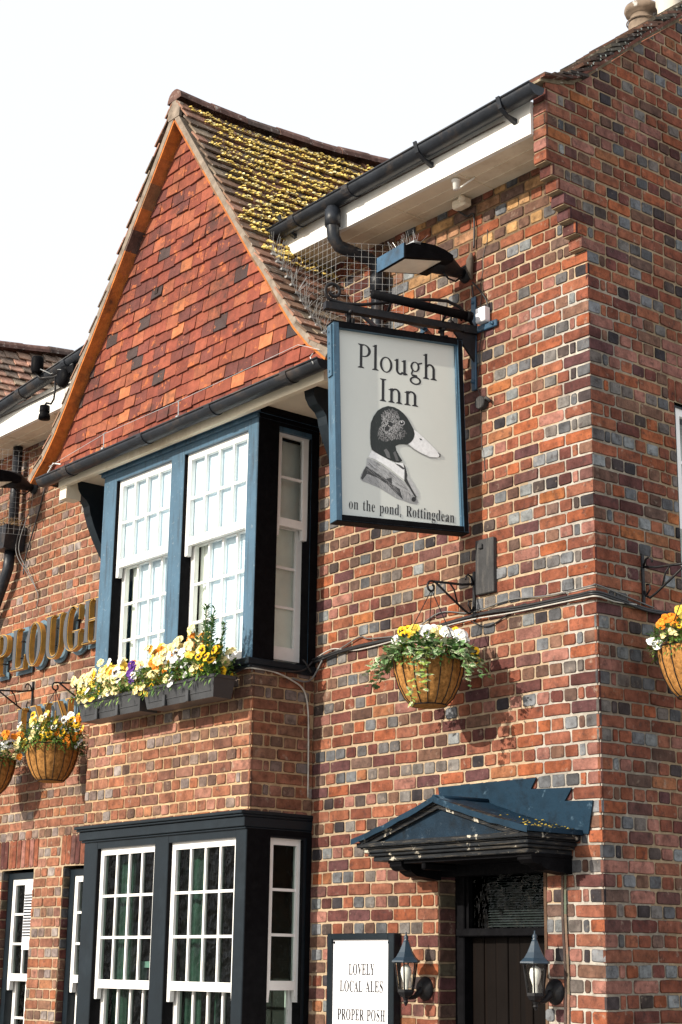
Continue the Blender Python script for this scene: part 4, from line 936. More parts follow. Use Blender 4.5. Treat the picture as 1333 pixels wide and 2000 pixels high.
can = thing('door_canopy', 'blue-black pedimented canopy with stepped lead flashing over the doorway', 'canopy')
CX0, CX1, CXm, CY = -1.525, -.13, -.83, -.411
mb = MB()   # cornice mouldings, front and returns
for (ins, z0, z1) in ((.10, 2.195, 2.222), (.075, 2.222, 2.240), (.055, 2.240, 2.262), (.040, 2.262, 2.270), (.022, 2.270, 2.298)):
    mb.box(CX0 + ins, CX1 - ins * .8, CY + ins * .8, .0, z0, z1 - .001, bev=.004)
mb.build('cornice', M_flake, can)
AP = 2.512; EV = 2.318
mb = MB(); mb.prism([(CX0 + .10, 2.298), (CX1 - .09, 2.298), (CXm, AP - .05)], 'y', CY + .05, -.02); mb.build('tympanum', M_canopy, can)
mb = MB()
for (ti, tb, yy) in ((.0, .032, CY + .012), (.032, .055, CY + .026)):
    for sd in (-1, 1):
        ex = CX0 + .02 if sd < 0 else CX1 - .02
        mb.prism([(ex, EV - .002 - ti), (CXm, AP - .006 - ti), (CXm, AP - .006 - tb), (ex + sd * -.06, EV - .002 - tb + .006)], 'y', yy, yy + .06)
mb.build('raking_cornice', M_flake, can)
mb = MB()
nS = 10
for sd in (-1, 1):
    ex = CX0 if sd < 0 else CX1
    V = []; m = 8
    for i in range(nS + 1):
        for j in range(m + 1):
            t, y = i / nS, CY - .004 + (0.411 + .002) * j / m
            bow = -.012 * math.sin(t * math.pi)
            V.append((ex + (CXm - ex) * t, y, EV + (AP - EV) * t + bow + random.uniform(-.003, .003)))
    F = [[i * (m + 1) + j, (i + 1) * (m + 1) + j, (i + 1) * (m + 1) + j + 1, i * (m + 1) + j + 1] for i in range(nS) for j in range(m)]
    mb.add(V, F, (1, 1, 1), 0, True)
    # dressed-down front edge
    pts = [V[i * (m + 1)] for i in range(nS + 1)]
    V2 = [(p[0], CY - .004, p[2] + .002) for p in pts] + [(p[0], CY - .006, p[2] - .030 + random.uniform(-.003, .003)) for p in pts]
    mb.add(V2, [[i, i + 1, nS + 2 + i, nS + 1 + i] for i in range(nS)])
mb.tube([(CXm, CY - .004, AP - .002), (CXm, -.005, AP + .004)], .014, 8)
mb.prism([(CX1 - .012, EV - .022), (CX1 + .004, EV - .022), (CX1 + .004, EV + .004), (CX1 - .012, EV + .006)], 'y', CY, -.004)
ro = mb.build('canopy_roof', M_lead, can)
ms = MB()
for i in range(70):
    t = abs(random.gauss(0, .16)); y = random.uniform(CY + .01, -.03)
    x = CX1 + (CXm - CX1) * t; z = EV + (AP - EV) * t + .001
    k = random.uniform(.7, 1.2); c = (.36 * k, .27 * k, .05 * k) if random.random() < .5 else (.03, .03, .02)
    blob(ms, Vector((x, y, z)), random.uniform(.003, .009), random.uniform(.004, .012), .004, c)
tag(ms.build('moss', M_moss, ro), None, None, kind='stuff')
mb = MB()
FL = [(-1.235, 2.622), (-.455, 2.618), (-.497, 2.560), (-.196, 2.547), (-.25, 2.480), (-.052, 2.471), (-.088, 2.300), (-.13, 2.306), (-.83, 2.500), (-1.20, 2.425)]
mb.prism(FL, 'y', -.010, -.004); mb.build('flashing', M_lead, can)
for xc in (-1.27, -.265):
    b = MB(); pr = [(-.30, 2.195), (-.30, 2.165), (-.275, 2.145), (-.25, 2.14), (-.235, 2.15), (-.22, 2.135), (-.18, 2.115), (-.02, 2.10), (0, 2.10), (0, 2.195)]
    b.prism(pr, 'x', xc - .05, xc + .05); b.box(xc - .055, xc + .055, -.306, 0, 2.18, 2.1945)
    b.build('canopy_bracket', M_black, can)
mb = MB(); mb.box(DX0 - .02, DX1 + .02, .002, .10, 2.12, 2.21); mb.box(-1.2, -.3, -.30, .0, 2.178, 2.194); mb.box(-1.06, -1.03, -.30, -.05, 2.14, 2.178, bev=.008)
mb.build('lintel_board', M_black, can)

# ------------------------------------------------------------------ lettering helpers
def glyph_mesh(text, size, extrude, offset=0.0, sx=1.0, track=0.0, space=.28, name='t', res=None):
    """outline letters -> (verts, faces, width); x to the right, y up, z towards the viewer"""
    cu = bpy.data.curves.new(name, 'CURVE'); cu.dimensions = '2D'; cu.fill_mode = 'BOTH'; cu.extrude = extrude; cu.offset = offset
    x = 0.0
    for ch in text:
        if ch == ' ': x += space * size * sx; continue
        g = GLYPHS[ch]
        for fl in g[1:]:
            pts = [(fl[i] / 1000, fl[i + 1] / 1000) for i in range(0, len(fl), 2)]
            q = [pts[0]]
            for p in pts[1:]:
                if math.hypot(p[0] - q[-1][0], p[1] - q[-1][1]) > .002: q.append(p)
            if math.hypot(q[0][0] - q[-1][0], q[0][1] - q[-1][1]) < .002: q.pop()
            sp = cu.splines.new('POLY'); sp.points.add(len(q) - 1); sp.use_cyclic_u = True
            for i, p in enumerate(q): sp.points[i].co = (x + p[0] * size * sx, p[1] * size, 0, 1)
        x += (g[0] / 1000 + track) * size * sx
    ob = bpy.data.objects.new(name, cu); COL.objects.link(ob)
    dg = bpy.context.evaluated_depsgraph_get()
    me = bpy.data.meshes.new_from_object(ob.evaluated_get(dg))
    V = [v.co.copy() for v in me.vertices]; F = [list(p.vertices) for p in me.polygons]
    bpy.data.objects.remove(ob); bpy.data.curves.remove(cu); bpy.data.meshes.remove(me)
    xs = [v.x for v in V]
    return V, F, min(xs), max(xs)
CAPH = max(GLYPHS['H'][i] for i in range(1, 2) for i in [1]) if False else None
capH = max(v for v in GLYPHS['H'][1][1::2]) / 1000.0

def text_on(mb, text, P3, x0, x1, base, caph, depth, offset=0.0, track=0.0):
    """fit a line of text between x0 and x1 with a given capital height"""
    size = caph / capH
    V, F, a, b = glyph_mesh(text, size, depth, offset * size, 1.0, track)
    k = (x1 - x0) / (b - a)
    mb.add([P3(x0 + (v.x - a) * k, base + v.y, v.z + depth) for v in V], F)

def roman(text, P3, x0, x1, base, caph, mb, w=.115):
    """old-style roman letters drawn with a broad pen: stems, bowls, wedge serifs"""
    tris = []; lv = [0]
    def poly(p): lv[0] += 1; tris.append((p, lv[0] % 7))
    def ring(cx, cy, ox, oy, ix, iy, a0=0, a1=360, sh=0.0):
        n = max(6, int(abs(a1 - a0) / 12))
        for k in range(n):
            A, B = R(a0 + (a1 - a0) * k / n), R(a0 + (a1 - a0) * (k + 1) / n)
            poly([(cx + ox * math.cos(A), cy + oy * math.sin(A)), (cx + ox * math.cos(B), cy + oy * math.sin(B)), (cx + sh + ix * math.cos(B), cy + iy * math.sin(B)), (cx + sh + ix * math.cos(A), cy + iy * math.sin(A))])
    def stem(x, y0, y1, foot=True, head=None):
        poly([(x, y0), (x + w, y0), (x + w, y1), (x, y1)])
        if foot: poly([(x - .085, y0), (x + w + .085, y0), (x + w + .08, y0 + .03), (x + w, y0 + .075), (x, y0 + .075), (x - .08, y0 + .03)])
        if head == 'cap': poly([(x - .085, y1), (x + w + .085, y1), (x + w + .08, y1 - .03), (x + w, y1 - .075), (x, y1 - .075), (x - .08, y1 - .03)])
        if head == 'flag': poly([(x - .10, y1 - .075), (x + w, y1 + .02), (x + w, y1 - .13), (x, y1 - .10)])
    def g(ch, x):
        if ch == 'P':
            stem(x + .09, 0, 1, True, 'cap'); ring(x + .26, .735, .31, .265, .19, .222, -90, 90); poly([(x + .15, 1), (x + .27, 1), (x + .27, .955), (x + .15, .955)]); poly([(x + .15, .47), (x + .27, .47), (x + .27, .515), (x + .15, .515)]); return .62
        if ch == 'I': stem(x + .10, 0, 1, True, 'cap'); return .38
        if ch == 'l': stem(x + .10, 0, 1.06, True, 'flag'); return .32
        if ch == 'o': ring(x + .31, .31, .28, .33, .175, .285, 0, 360); return .64
        if ch == 'u':
            stem(x + .10, .2, .63, False, 'flag'); ring(x + .29, .21, .19, .225, .082, .150, 180, 330); stem(x + .43, .0, .63, False, 'flag'); poly([(x + .43, 0), (x + .63, .02), (x + .62, .06), (x + .53, .12), (x + .43, .12)]); return .68
        if ch in 'hn':
            stem(x + .10, 0, 1.06 if ch == 'h' else .63, True, 'flag'); ring(x + .335, .42, .225, .235, .110, .165, 0, 150); stem(x + .445, 0, .43, True); return .72
        if ch == 'g':
            ring(x + .28, .43, .21, .215, .115, .172); poly([(x + .41, .60), (x + .60, .66), (x + .60, .60), (x + .45, .54)])
            poly([(x + .14, .27), (x + .20, .24), (x + .17, .12), (x + .09, .12)]); poly([(x + .09, .13), (x + .14, .02), (x + .40, .01), (x + .50, -.08), (x + .42, -.02), (x + .36, .09), (x + .19, .10)])
            ring(x + .30, -.15, .26, .175, .17, .115); return .62
    x = 0.0
    for ch in text: x += g(ch, x)
    xs = [p[0] for t, _ in tris for p in t]; a, b = min(xs), max(xs); k = (x1 - x0) / (b - a)
    for t, l in tris: mb.add([P3(x0 + (p[0] - a) * k, base + p[1] * caph, .0002 + l * .00012) for p in t], [list(range(len(t)))])

# ------------------------------------------------------------------ hanging sign and its bracket
SW = Vector((-.899, 0, 0)); SDv = Vector((-.2606, -.9654, 0)); FN = Vector((.9654, -.2606, 0))
def SPt(t, z, n=0.0): return tuple(SW + SDv * t + Vector((0, 0, z)) + FN * n)
ROT = R(1.9)
def SR(a, b, n=0.0):
    """sign's own frame: a to the right seen from the front (towards the wall), b up from its centre"""
    t0, z0 = .5235, 4.623
    t = t0 - (a * math.cos(ROT) - b * math.sin(ROT) * 1.0)
    z = z0 + a * math.sin(ROT) + b * math.cos(ROT)
    return SPt(t, z, n)
sign = thing('hanging_sign', 'hanging inn sign with a duck in a suit, Plough Inn lettered above', 'sign', SPt(.5235, 4.0, 0))
def place(o):
    o.parent = sign; o.matrix_parent_inverse = Matrix.Translation(Vector(sign.location)).inverted()
def rbox(mb, a0, a1, b0, b1, n0, n1):
    V = [SR(a, b, n) for n in (n0, n1) for (a, b) in ((a0, b0), (a1, b0), (a1, b1), (a0, b1))]
    mb.add(V, [(0, 3, 2, 1), (4, 5, 6, 7), (0, 1, 5, 4), (1, 2, 6, 5), (2, 3, 7, 6), (3, 0, 4, 7)])
W2, H2, FT = .418, .588, .032
mb = MB()
rbox(mb, -W2, -W2 + FT, -H2, H2, -.045, .045); rbox(mb, W2 - FT, W2, -H2, H2, -.045, .045)
rbox(mb, -W2 + FT, W2 - FT, H2 - FT, H2, -.0445, .0445); rbox(mb, -W2 + FT, W2 - FT, -H2, -H2 + FT, -.0445, .0445)
rbox(mb, -W2 + FT, -W2 + FT + .008, -H2 + FT, H2 - FT, -.03, .035); rbox(mb, W2 - FT - .008, W2 - FT, -H2 + FT, H2 - FT, -.03, .035)
place(mb.build('frame', M_blue, None))
mb = MB(); rbox(mb, -W2 - .004, W2 + .001, H2 + .0005, H2 + .008, -.047, .047); rbox(mb, -W2 + .002, W2 + .002, -H2 - .006, -H2 - .0005, -.047, .047)
rbox(mb, -W2 + FT, W2 - FT, H2 - FT, H2 - .001, .0450, .0475); rbox(mb, -W2 + FT, W2 - FT, -H2 + .001, -H2 + FT, .0450, .0475); rbox(mb, W2 - FT + .004, W2 - .003, -H2 + .002, H2 - .002, .0452, .0470)
place(mb.build('frame_edge', M_black, None))
mb = MB(); rbox(mb, -W2 - .010, -W2 - .0005, H2 - .32, H2 - .01, -.028, .028)
for b in (H2 - .05, H2 - .12, H2 - .21, H2 - .29): rbox(mb, -W2 - .015, -W2 - .0101, b - .005, b + .005, -.006, .004)
place(mb.build('edge_strap', M_blue, None))
mb = MB(); rbox(mb, -W2 + FT - .003, W2 - FT + .003, -H2 + FT - .003, H2 - FT + .003, -.012, .012); place(mb.build('board', M_signface, None))
mb = MB()
PT = lambda x, y, n: SPt(-x, y, n + .0125)         # x = -t so that it reads left to right
for (tx, xa, xb, ba, chh, of) in (('Plough', -.790, -.278, 4.955, .148, -.012), ('Inn', -.648, -.400, 4.774, .138, -.012), ('on the pond, Rottingdean', -.833, -.165, 4.104, .064, -.012)):
    mb = MB()
    if len(tx) < 8: roman(tx, PT, xa, xb, ba, chh, mb)
    else: text_on(mb, tx, PT, xa, xb, ba, chh, .0008, -.009, .02)
    place(mb.build('lettering', M_ink, None))
mb = MB()
ART = [('jacket', .30), ('shade', .035), ('lapel', .42), ('collar', .80), ('rlapel', .46), ('tie', .03), ('knot', .06), ('button', .012), ('head', .010), ('spot', .02),
       ('neck', .14), ('neck2', .10), ('eyer', .42), ('eye', .008), ('glint', .8), ('beak', .78), ('tip', .10), ('nostril', .02), ('jaw', .25)]
for i, (k, g) in enumerate(ART):
    fl = DUCK[k]; P = [(fl[j] / 1000, fl[j + 1] / 1000) for j in range(0, len(fl), 2)]
    lv = {'shade': 2, 'lapel': 3, 'collar': 4, 'rlapel': 4, 'tie': 5, 'knot': 6, 'button': 5, 'face': 7.5, 'cheek': 8.2, 'spot': 9, 'neck': 7.5, 'neck2': 7.5, 'eyer': 9, 'eye': 9.6, 'glint': 10.2, 'head': 6.8, 'tip': 7, 'nostril': 7, 'jaw': 7}.get(k, 1 if k == 'jacket' else 6)
    tint = (g, g * 1.02, g * 1.03) if k not in ('head',) else (g * .8, g * 1.25, g)
    n = .0128 + lv * .0004
    mb.add([SPt(t, z, n) for t, z in P], [list(range(len(P)))[::-1]], tint)
rnd = random.Random(3)
def stroke(a, b, w, g, lv):
    d = math.hypot(b[0] - a[0], b[1] - a[1]); nx, ny = -(b[1] - a[1]) / d * w, (b[0] - a[0]) / d * w
    mb.add([SPt(p[0], p[1], .0128 + lv * .0004) for p in ((a[0] - nx, a[1] - ny), (a[0] + nx, a[1] + ny), (b[0], b[1]))], [(0, 1, 2)], (g, g, g))
def poly_of(k):
    fl = DUCK[k]; return [(fl[j] / 1000, fl[j + 1] / 1000) for j in range(0, len(fl), 2)]
def inside(p, P):
    c = False
    for i in range(len(P)):
        a, b = P[i], P[i - 1]
        if (a[1] > p[1]) != (b[1] > p[1]) and p[0] < (b[0] - a[0]) * (p[1] - a[1]) / (b[1] - a[1]) + a[0]: c = not c
    return c
def hatch(k, n, dirv, L, w, g, lv):
    P = poly_of(k); xs = [p[0] for p in P]; zs = [p[1] for p in P]; c = 0
    for _ in range(n * 30):
        if c >= n: break
        a = (rnd.uniform(min(xs), max(xs)), rnd.uniform(min(zs), max(zs))); l = L * rnd.uniform(.5, 1.3)
        b = (a[0] + dirv[0] * l, a[1] + dirv[1] * l)
        if inside(a, P) and inside(b, P): stroke(a, b, w, g, lv); c += 1
hatch('jacket', 130, (-.15, -1), .035, .0011, .62, 1.8); hatch('jacket', 60, (-.6, -.6), .04, .0009, .08, 1.9)
hatch('lapel', 110, (-.75, -.55), .05, .0008, .12, 3.6); hatch('shade', 60, (-.7, -.5), .05, .0008, .28, 2.6)
FP, CP = poly_of('face'), poly_of('cheek')
cx_, cz_ = sum(p[0] for p in CP) / len(CP), sum(p[1] for p in CP) / len(CP)
hp = poly_of('head'); n_ = 0
while n_ < 3600:        # stippled feathers, paler towards the cheek
    p = (rnd.uniform(.42, .72), rnd.uniform(4.45, 4.75)); n_ += 1
    if not inside(p, FP): continue
    d_ = math.hypot((p[0] - cx_) * 1.05, (p[1] - cz_) * .95) / .085
    g_ = max(.016, .48 * math.exp(-d_ * d_ * .7) * rnd.uniform(.5, 1.35))
    if math.hypot(p[0] - .578, p[1] - 4.641) < .014: g_ = .02
    r_ = rnd.uniform(.0022, .0045)
    stroke((p[0], p[1] + r_), (p[0] + .3 * r_, p[1] - r_ * 1.4), r_ * .75, g_, 7.2 + 1.5 * rnd.random())
hatch('head', 120, (-.3, -.9), .02, .0008, .04, 7.15)
place(mb.build('duck_portrait', M_art, None))

br = thing('sign_bracket', 'black iron wall bracket carrying the hanging duck sign', 'sign bracket', (-.92, 0, 5.3))
def placeb(o, p):
    o.parent = p; o.matrix_parent_inverse = Matrix.Translation(Vector(p.location)).inverted()
mb = MB()
mb.box(-.938, -.898, -.014, .0, 4.945, 5.545, bev=.004); mb.box(-1.06, -.715, -.018, -.002, 5.30, 5.342, bev=.004)
mb.tube([(-.92, -.022, 5.505), (-.92, .0, 5.505)], .010, 6); mb.tube([(-.92, -.026, 5.0), (-.92, 0, 5.0)], .012, 6); mb.tube([(-.745, -.03, 5.322), (-.745, 0, 5.322)], .012, 6)
placeb(mb.build('wall_plate', M_ironblue, None), br)
mb = MB()
mb.tube([SPt(.005, 5.318), SPt(1.0, 5.306)], .030, 4)
mb.tube([SPt(.01, 5.318), SPt(.10, 5.316)], .036, 4)
V = [SPt(.012, 5.29, .008), SPt(.16, 5.29, .008), SPt(.02, 5.12, .008), SPt(.012, 5.29, -.008), SPt(.16, 5.29, -.008), SPt(.02, 5.12, -.008)]
mb.add(V, [(0, 1, 2), (3, 5, 4), (0, 3, 4, 1), (1, 4, 5, 2), (2, 5, 3, 0)])
placeb(mb.build('arm', M_iron, None), br)
mb = MB()      # scrolled top rod
pts = []
for i in range(22):
    a = R(-60) + i / 21 * R(420); rr = .018 + .040 * (1 - i / 21) if False else .058 - .034 * i / 21
    pts.append(SPt(.935 + rr * math.sin(a) * -1 * -1 * 1 + 0, 5.40 + rr * math.cos(a) * -1 * -1 * 1 - .0))
sc = []
for i in range(26):
    u = i / 25; a = R(-95) + u * R(440); rr = .060 - .036 * u
    sc.append((.945 + rr * math.cos(a) * 1.0, 5.402 + rr * math.sin(a)))
rod = [(.03, 5.35), (.06, 5.40), (.12, 5.455), (.20, 5.478), (.30, 5.468), (.42, 5.445), (.60, 5.395), (.76, 5.352), (.87, 5.338)]
mb.tube([SPt(t, z) for t, z in rod + sc], .0105, 7)
mb.tube([SPt(.10, 5.37), SPt(.13, 5.40), SPt(.17, 5.395), SPt(.18, 5.36), SPt(.15, 5.335)], .008, 6)
placeb(mb.build('scroll_rod', M_iron, None), br)
for (w, t) in (((-1.56, -.005, 5.366), .80), ((-1.37, -.005, 5.48), .62)):
    mb = MB(); mb.tube([w, SPt(t, 5.318)], .014, 4); mb.box(w[0] - .03, w[0] + .03, -.008, .0, w[2] - .03, w[2] + .03); placeb(mb.build('side_stay', M_ironblue, None), br)
for t in (.845, .235):
    mb = MB(); mb.tube([SPt(t, 5.29), SPt(t, 5.215)], .014, 6); mb.tube([SPt(t, 5.285, .035), SPt(t, 5.285, -.035)], .012, 6); mb.tube([SPt(t - .02, 5.25, .012), SPt(t - .02, 5.22, .012)], .012, 4)
    placeb(mb.build('hanger', M_iron, None), br)
# strip light clipped along the arm
sl = thing('strip_light', 'black tube light clipped along the sign bracket arm, aimed at the sign', 'light', SPt(.3, 5.35, .08))
mb = MB(); mb.tube([SPt(.085, 5.372, .07), SPt(.73, 5.400, .07)], .027, 12); mb.tube([SPt(.075, 5.371, .07), SPt(.11, 5.373, .07)], .032, 10); placeb(mb.build('housing', M_black, None), sl)
mb = MB(); mb.tube([SPt(.24, 5.378, .07), SPt(.24, 5.33, .01)], .009, 6); placeb(mb.build('clip', M_iron, None), sl); mb = MB(); mb.tube([SPt(.60, 5.394, .07), SPt(.60, 5.33, .01)], .009, 6); placeb(mb.build('clip', M_iron, None), sl)
# ------------------------------------------------------------------ flowers and leaves
Y1, Y2, OR, WH, CRM, PUR = (.82, .50, .02), (.86, .62, .10), (.72, .22, .015), (.84, .84, .82), (.86, .74, .38), (.10, .03, .22)
BLACKF = (.03, .012, .012)
def bloom_mesh(name, c, face=True, seed=0):
    rnd = random.Random(seed); mb = MB()
    petals = [(90 - 38, 1.0, 0.0), (90 + 38, 1.0, 0.001), (-8, .92, .003), (188, .92, .003), (270, 1.08, .005)]
    r = .026
    for (ang, k, up) in petals:
        a0 = R(ang + rnd.uniform(-6, 6)); rr = r * k * rnd.uniform(.92, 1.08)
        ex, ey = math.cos(a0), math.sin(a0); tx, ty = -ey, ex
        pts = [(.0, 0, .002 + up)]
        for (f, w, h) in ((.45, -.50, .004), (.85, -.66, -.002), (1.12, -.34, -.005), (1.20, 0, -.003), (1.12, .34, -.005), (.85, .66, -.002), (.45, .50, .004)):
            pts.append((ex * rr * f + tx * rr * w, ey * rr * f + ty * rr * w, up + h + rnd.uniform(-.002, .002)))
        k2 = rnd.uniform(.9, 1.08); cc = tuple(min(.9, v * k2) for v in c)
        mb.add(pts, [(0, i, i + 1) for i in range(1, 7)] , cc)
        if face and ang not in (52, 128):
            q = [(p[0] * .55, p[1] * .55, p[2] * .55 + .0035 + up * .5) for p in pts]
            mb.add(q, [(0, i, i + 1) for i in range(1, 7)], BLACKF)
    mb.add([(.003 * math.cos(t), .003 * math.sin(t), .0105) for t in [i * 1.05 for i in range(6)]], [list(range(6))], (.8, .55, .02))
    me_o = mb.build(name, M_petal); me = me_o.data; bpy.data.objects.remove(me_o); return me
BL = {'Y': bloom_mesh('flower', Y1, True, 1), 'y': bloom_mesh('flower', Y2, False, 2), 'O': bloom_mesh('flower', OR, False, 3), 'W': bloom_mesh('flower', WH, False, 4),
      'w': bloom_mesh('flower', WH, True, 5), 'C': bloom_mesh('flower', CRM, False, 6), 'P': bloom_mesh('flower', PUR, False, 7), 'B': bloom_mesh('flower', Y1, True, 8)}
COLN = {'Y': 'yellow', 'B': 'yellow', 'y': 'yellow', 'O': 'orange', 'W': 'white', 'w': 'white', 'C': 'cream', 'P': 'purple'}
def bloom(parent, kind, pos, facing, s=1.0):
    o = bpy.data.objects.new('flower', BL[kind]); COL.objects.link(o); o.parent = parent
    o['label'] = COLN[kind] + ' pansy bloom'
    f = Vector(facing).normalized(); q = f.to_track_quat('Z', 'Y')
    o.rotation_mode = 'QUATERNION'; o.rotation_quaternion = q @ Matrix.Rotation(random.uniform(-.5, .5), 3, 'Z').to_quaternion()
    o.location = pos; o.scale = (s, s, s); return o
GREENS = [(.085, .17, .025), (.065, .14, .025), (.12, .21, .035), (.05, .11, .025), (.16, .25, .05)]
def leaf(mb, p, d, L, w, col, droop=.2):
    d = Vector(d).normalized(); s = d.cross(Vector((0, 0, 1)))
    if s.length < .1: s = Vector((1, 0, 0))
    s.normalize(); u = s.cross(d); p = Vector(p)
    a = p; b = p + d * L * .5 + s * w + u * w * .3; c = p + d * L - Vector((0, 0, droop * L)); e = p + d * L * .5 - s * w + u * w * .3; m = p + d * L * .5
    mb.add([a, b, c, e, m], [(0, 1, 4), (1, 2, 4), (2, 3, 4), (3, 0, 4)], col)
def ivy(mb, p, d, L, col, rim=None):
    """five-lobed ivy leaf with a paler rim"""
    d = Vector(d).normalized(); s = d.cross(Vector((random.uniform(-.4, .4), random.uniform(-.4, .4), 1)))
    if s.length < .1: s = Vector((1, 0, 0))
    s.normalize(); n = s.cross(d); p = Vector(p)
    sh = [(0, 0), (-.06, .42), (.25, .55), (.38, .34), (.62, .42), (.68, .18), (1.0, 0), (.68, -.18), (.62, -.42), (.38, -.34), (.25, -.55), (-.06, -.42)]
    V = [p + d * a * L + s * b * L + n * (-.25 * abs(b) * L) for a, b in sh] + [p + d * .35 * L + n * .02 * L]
    mb.add(V, [(i, (i + 1) % 12, 12) for i in range(12)], rim or col)
    if rim:
        V2 = [p + d * (.35 + (a - .35) * .66) * L + s * b * .66 * L + n * (-.25 * abs(b) * .66 * L + .0012) for a, b in sh] + [p + d * .35 * L + n * (.02 * L + .0012)]
        mb.add(V2, [(i, (i + 1) % 12, 12) for i in range(12)], col)
def gcol(k=1.0):
    c = random.choice(GREENS); q = random.uniform(.75, 1.25) * k; return (c[0] * q, c[1] * q, c[2] * q)

# ------------------------------------------------------------------ basket brackets
def basket_bracket(loc, rz, label, reach=.34):
    t = thing('basket_bracket', label, 'bracket', loc, 'wall brackets for the hanging baskets', rz)
    mb = MB(); mb.box(-.011, .011, -.012, 0, -.17, .12, bev=.003); mb.build('wall_bar', M_iron, t)
    mb = MB()
    mb.tube([(0, -.012, .045), (0, -.10, .028), (0, -.22, .020), (0, -reach + .02, .012)], .0075, 6)
    mb.tube([(0, -.012, .045), (0, -.03, .085), (0, -.055, .095), (0, -.072, .080), (0, -.075, .06)], .006, 6)
    pts = [(0, -reach + .02, .012)]
    for i in range(14):
        a = R(90) + i / 13 * R(330); rr = .034 - .017 * i / 13; pts.append((0, -reach + .0 + rr * math.cos(a), -.022 + rr * math.sin(a)))
    mb.tube(pts, .0065, 6); mb.build('arm', M_iron, t)
    mb = MB(); mb.tube([(0, -reach + .03, .010), (0, -.20, -.055), (0, -.09, -.118), (0, -.05, -.135), (0, -.025, -.12), (0, -.012, -.09)], .0065, 6)
    mb.tube([(0, -.03, -.115), (0, -.055, -.085), (0, -.05, -.06), (0, -.028, -.058)], .005, 6)
    mb.tube([(0, -.20, .022), (0, -.165, -.01), (0, -.14, -.085)], .005, 6); mb.build('brace', M_iron, t)
    return t
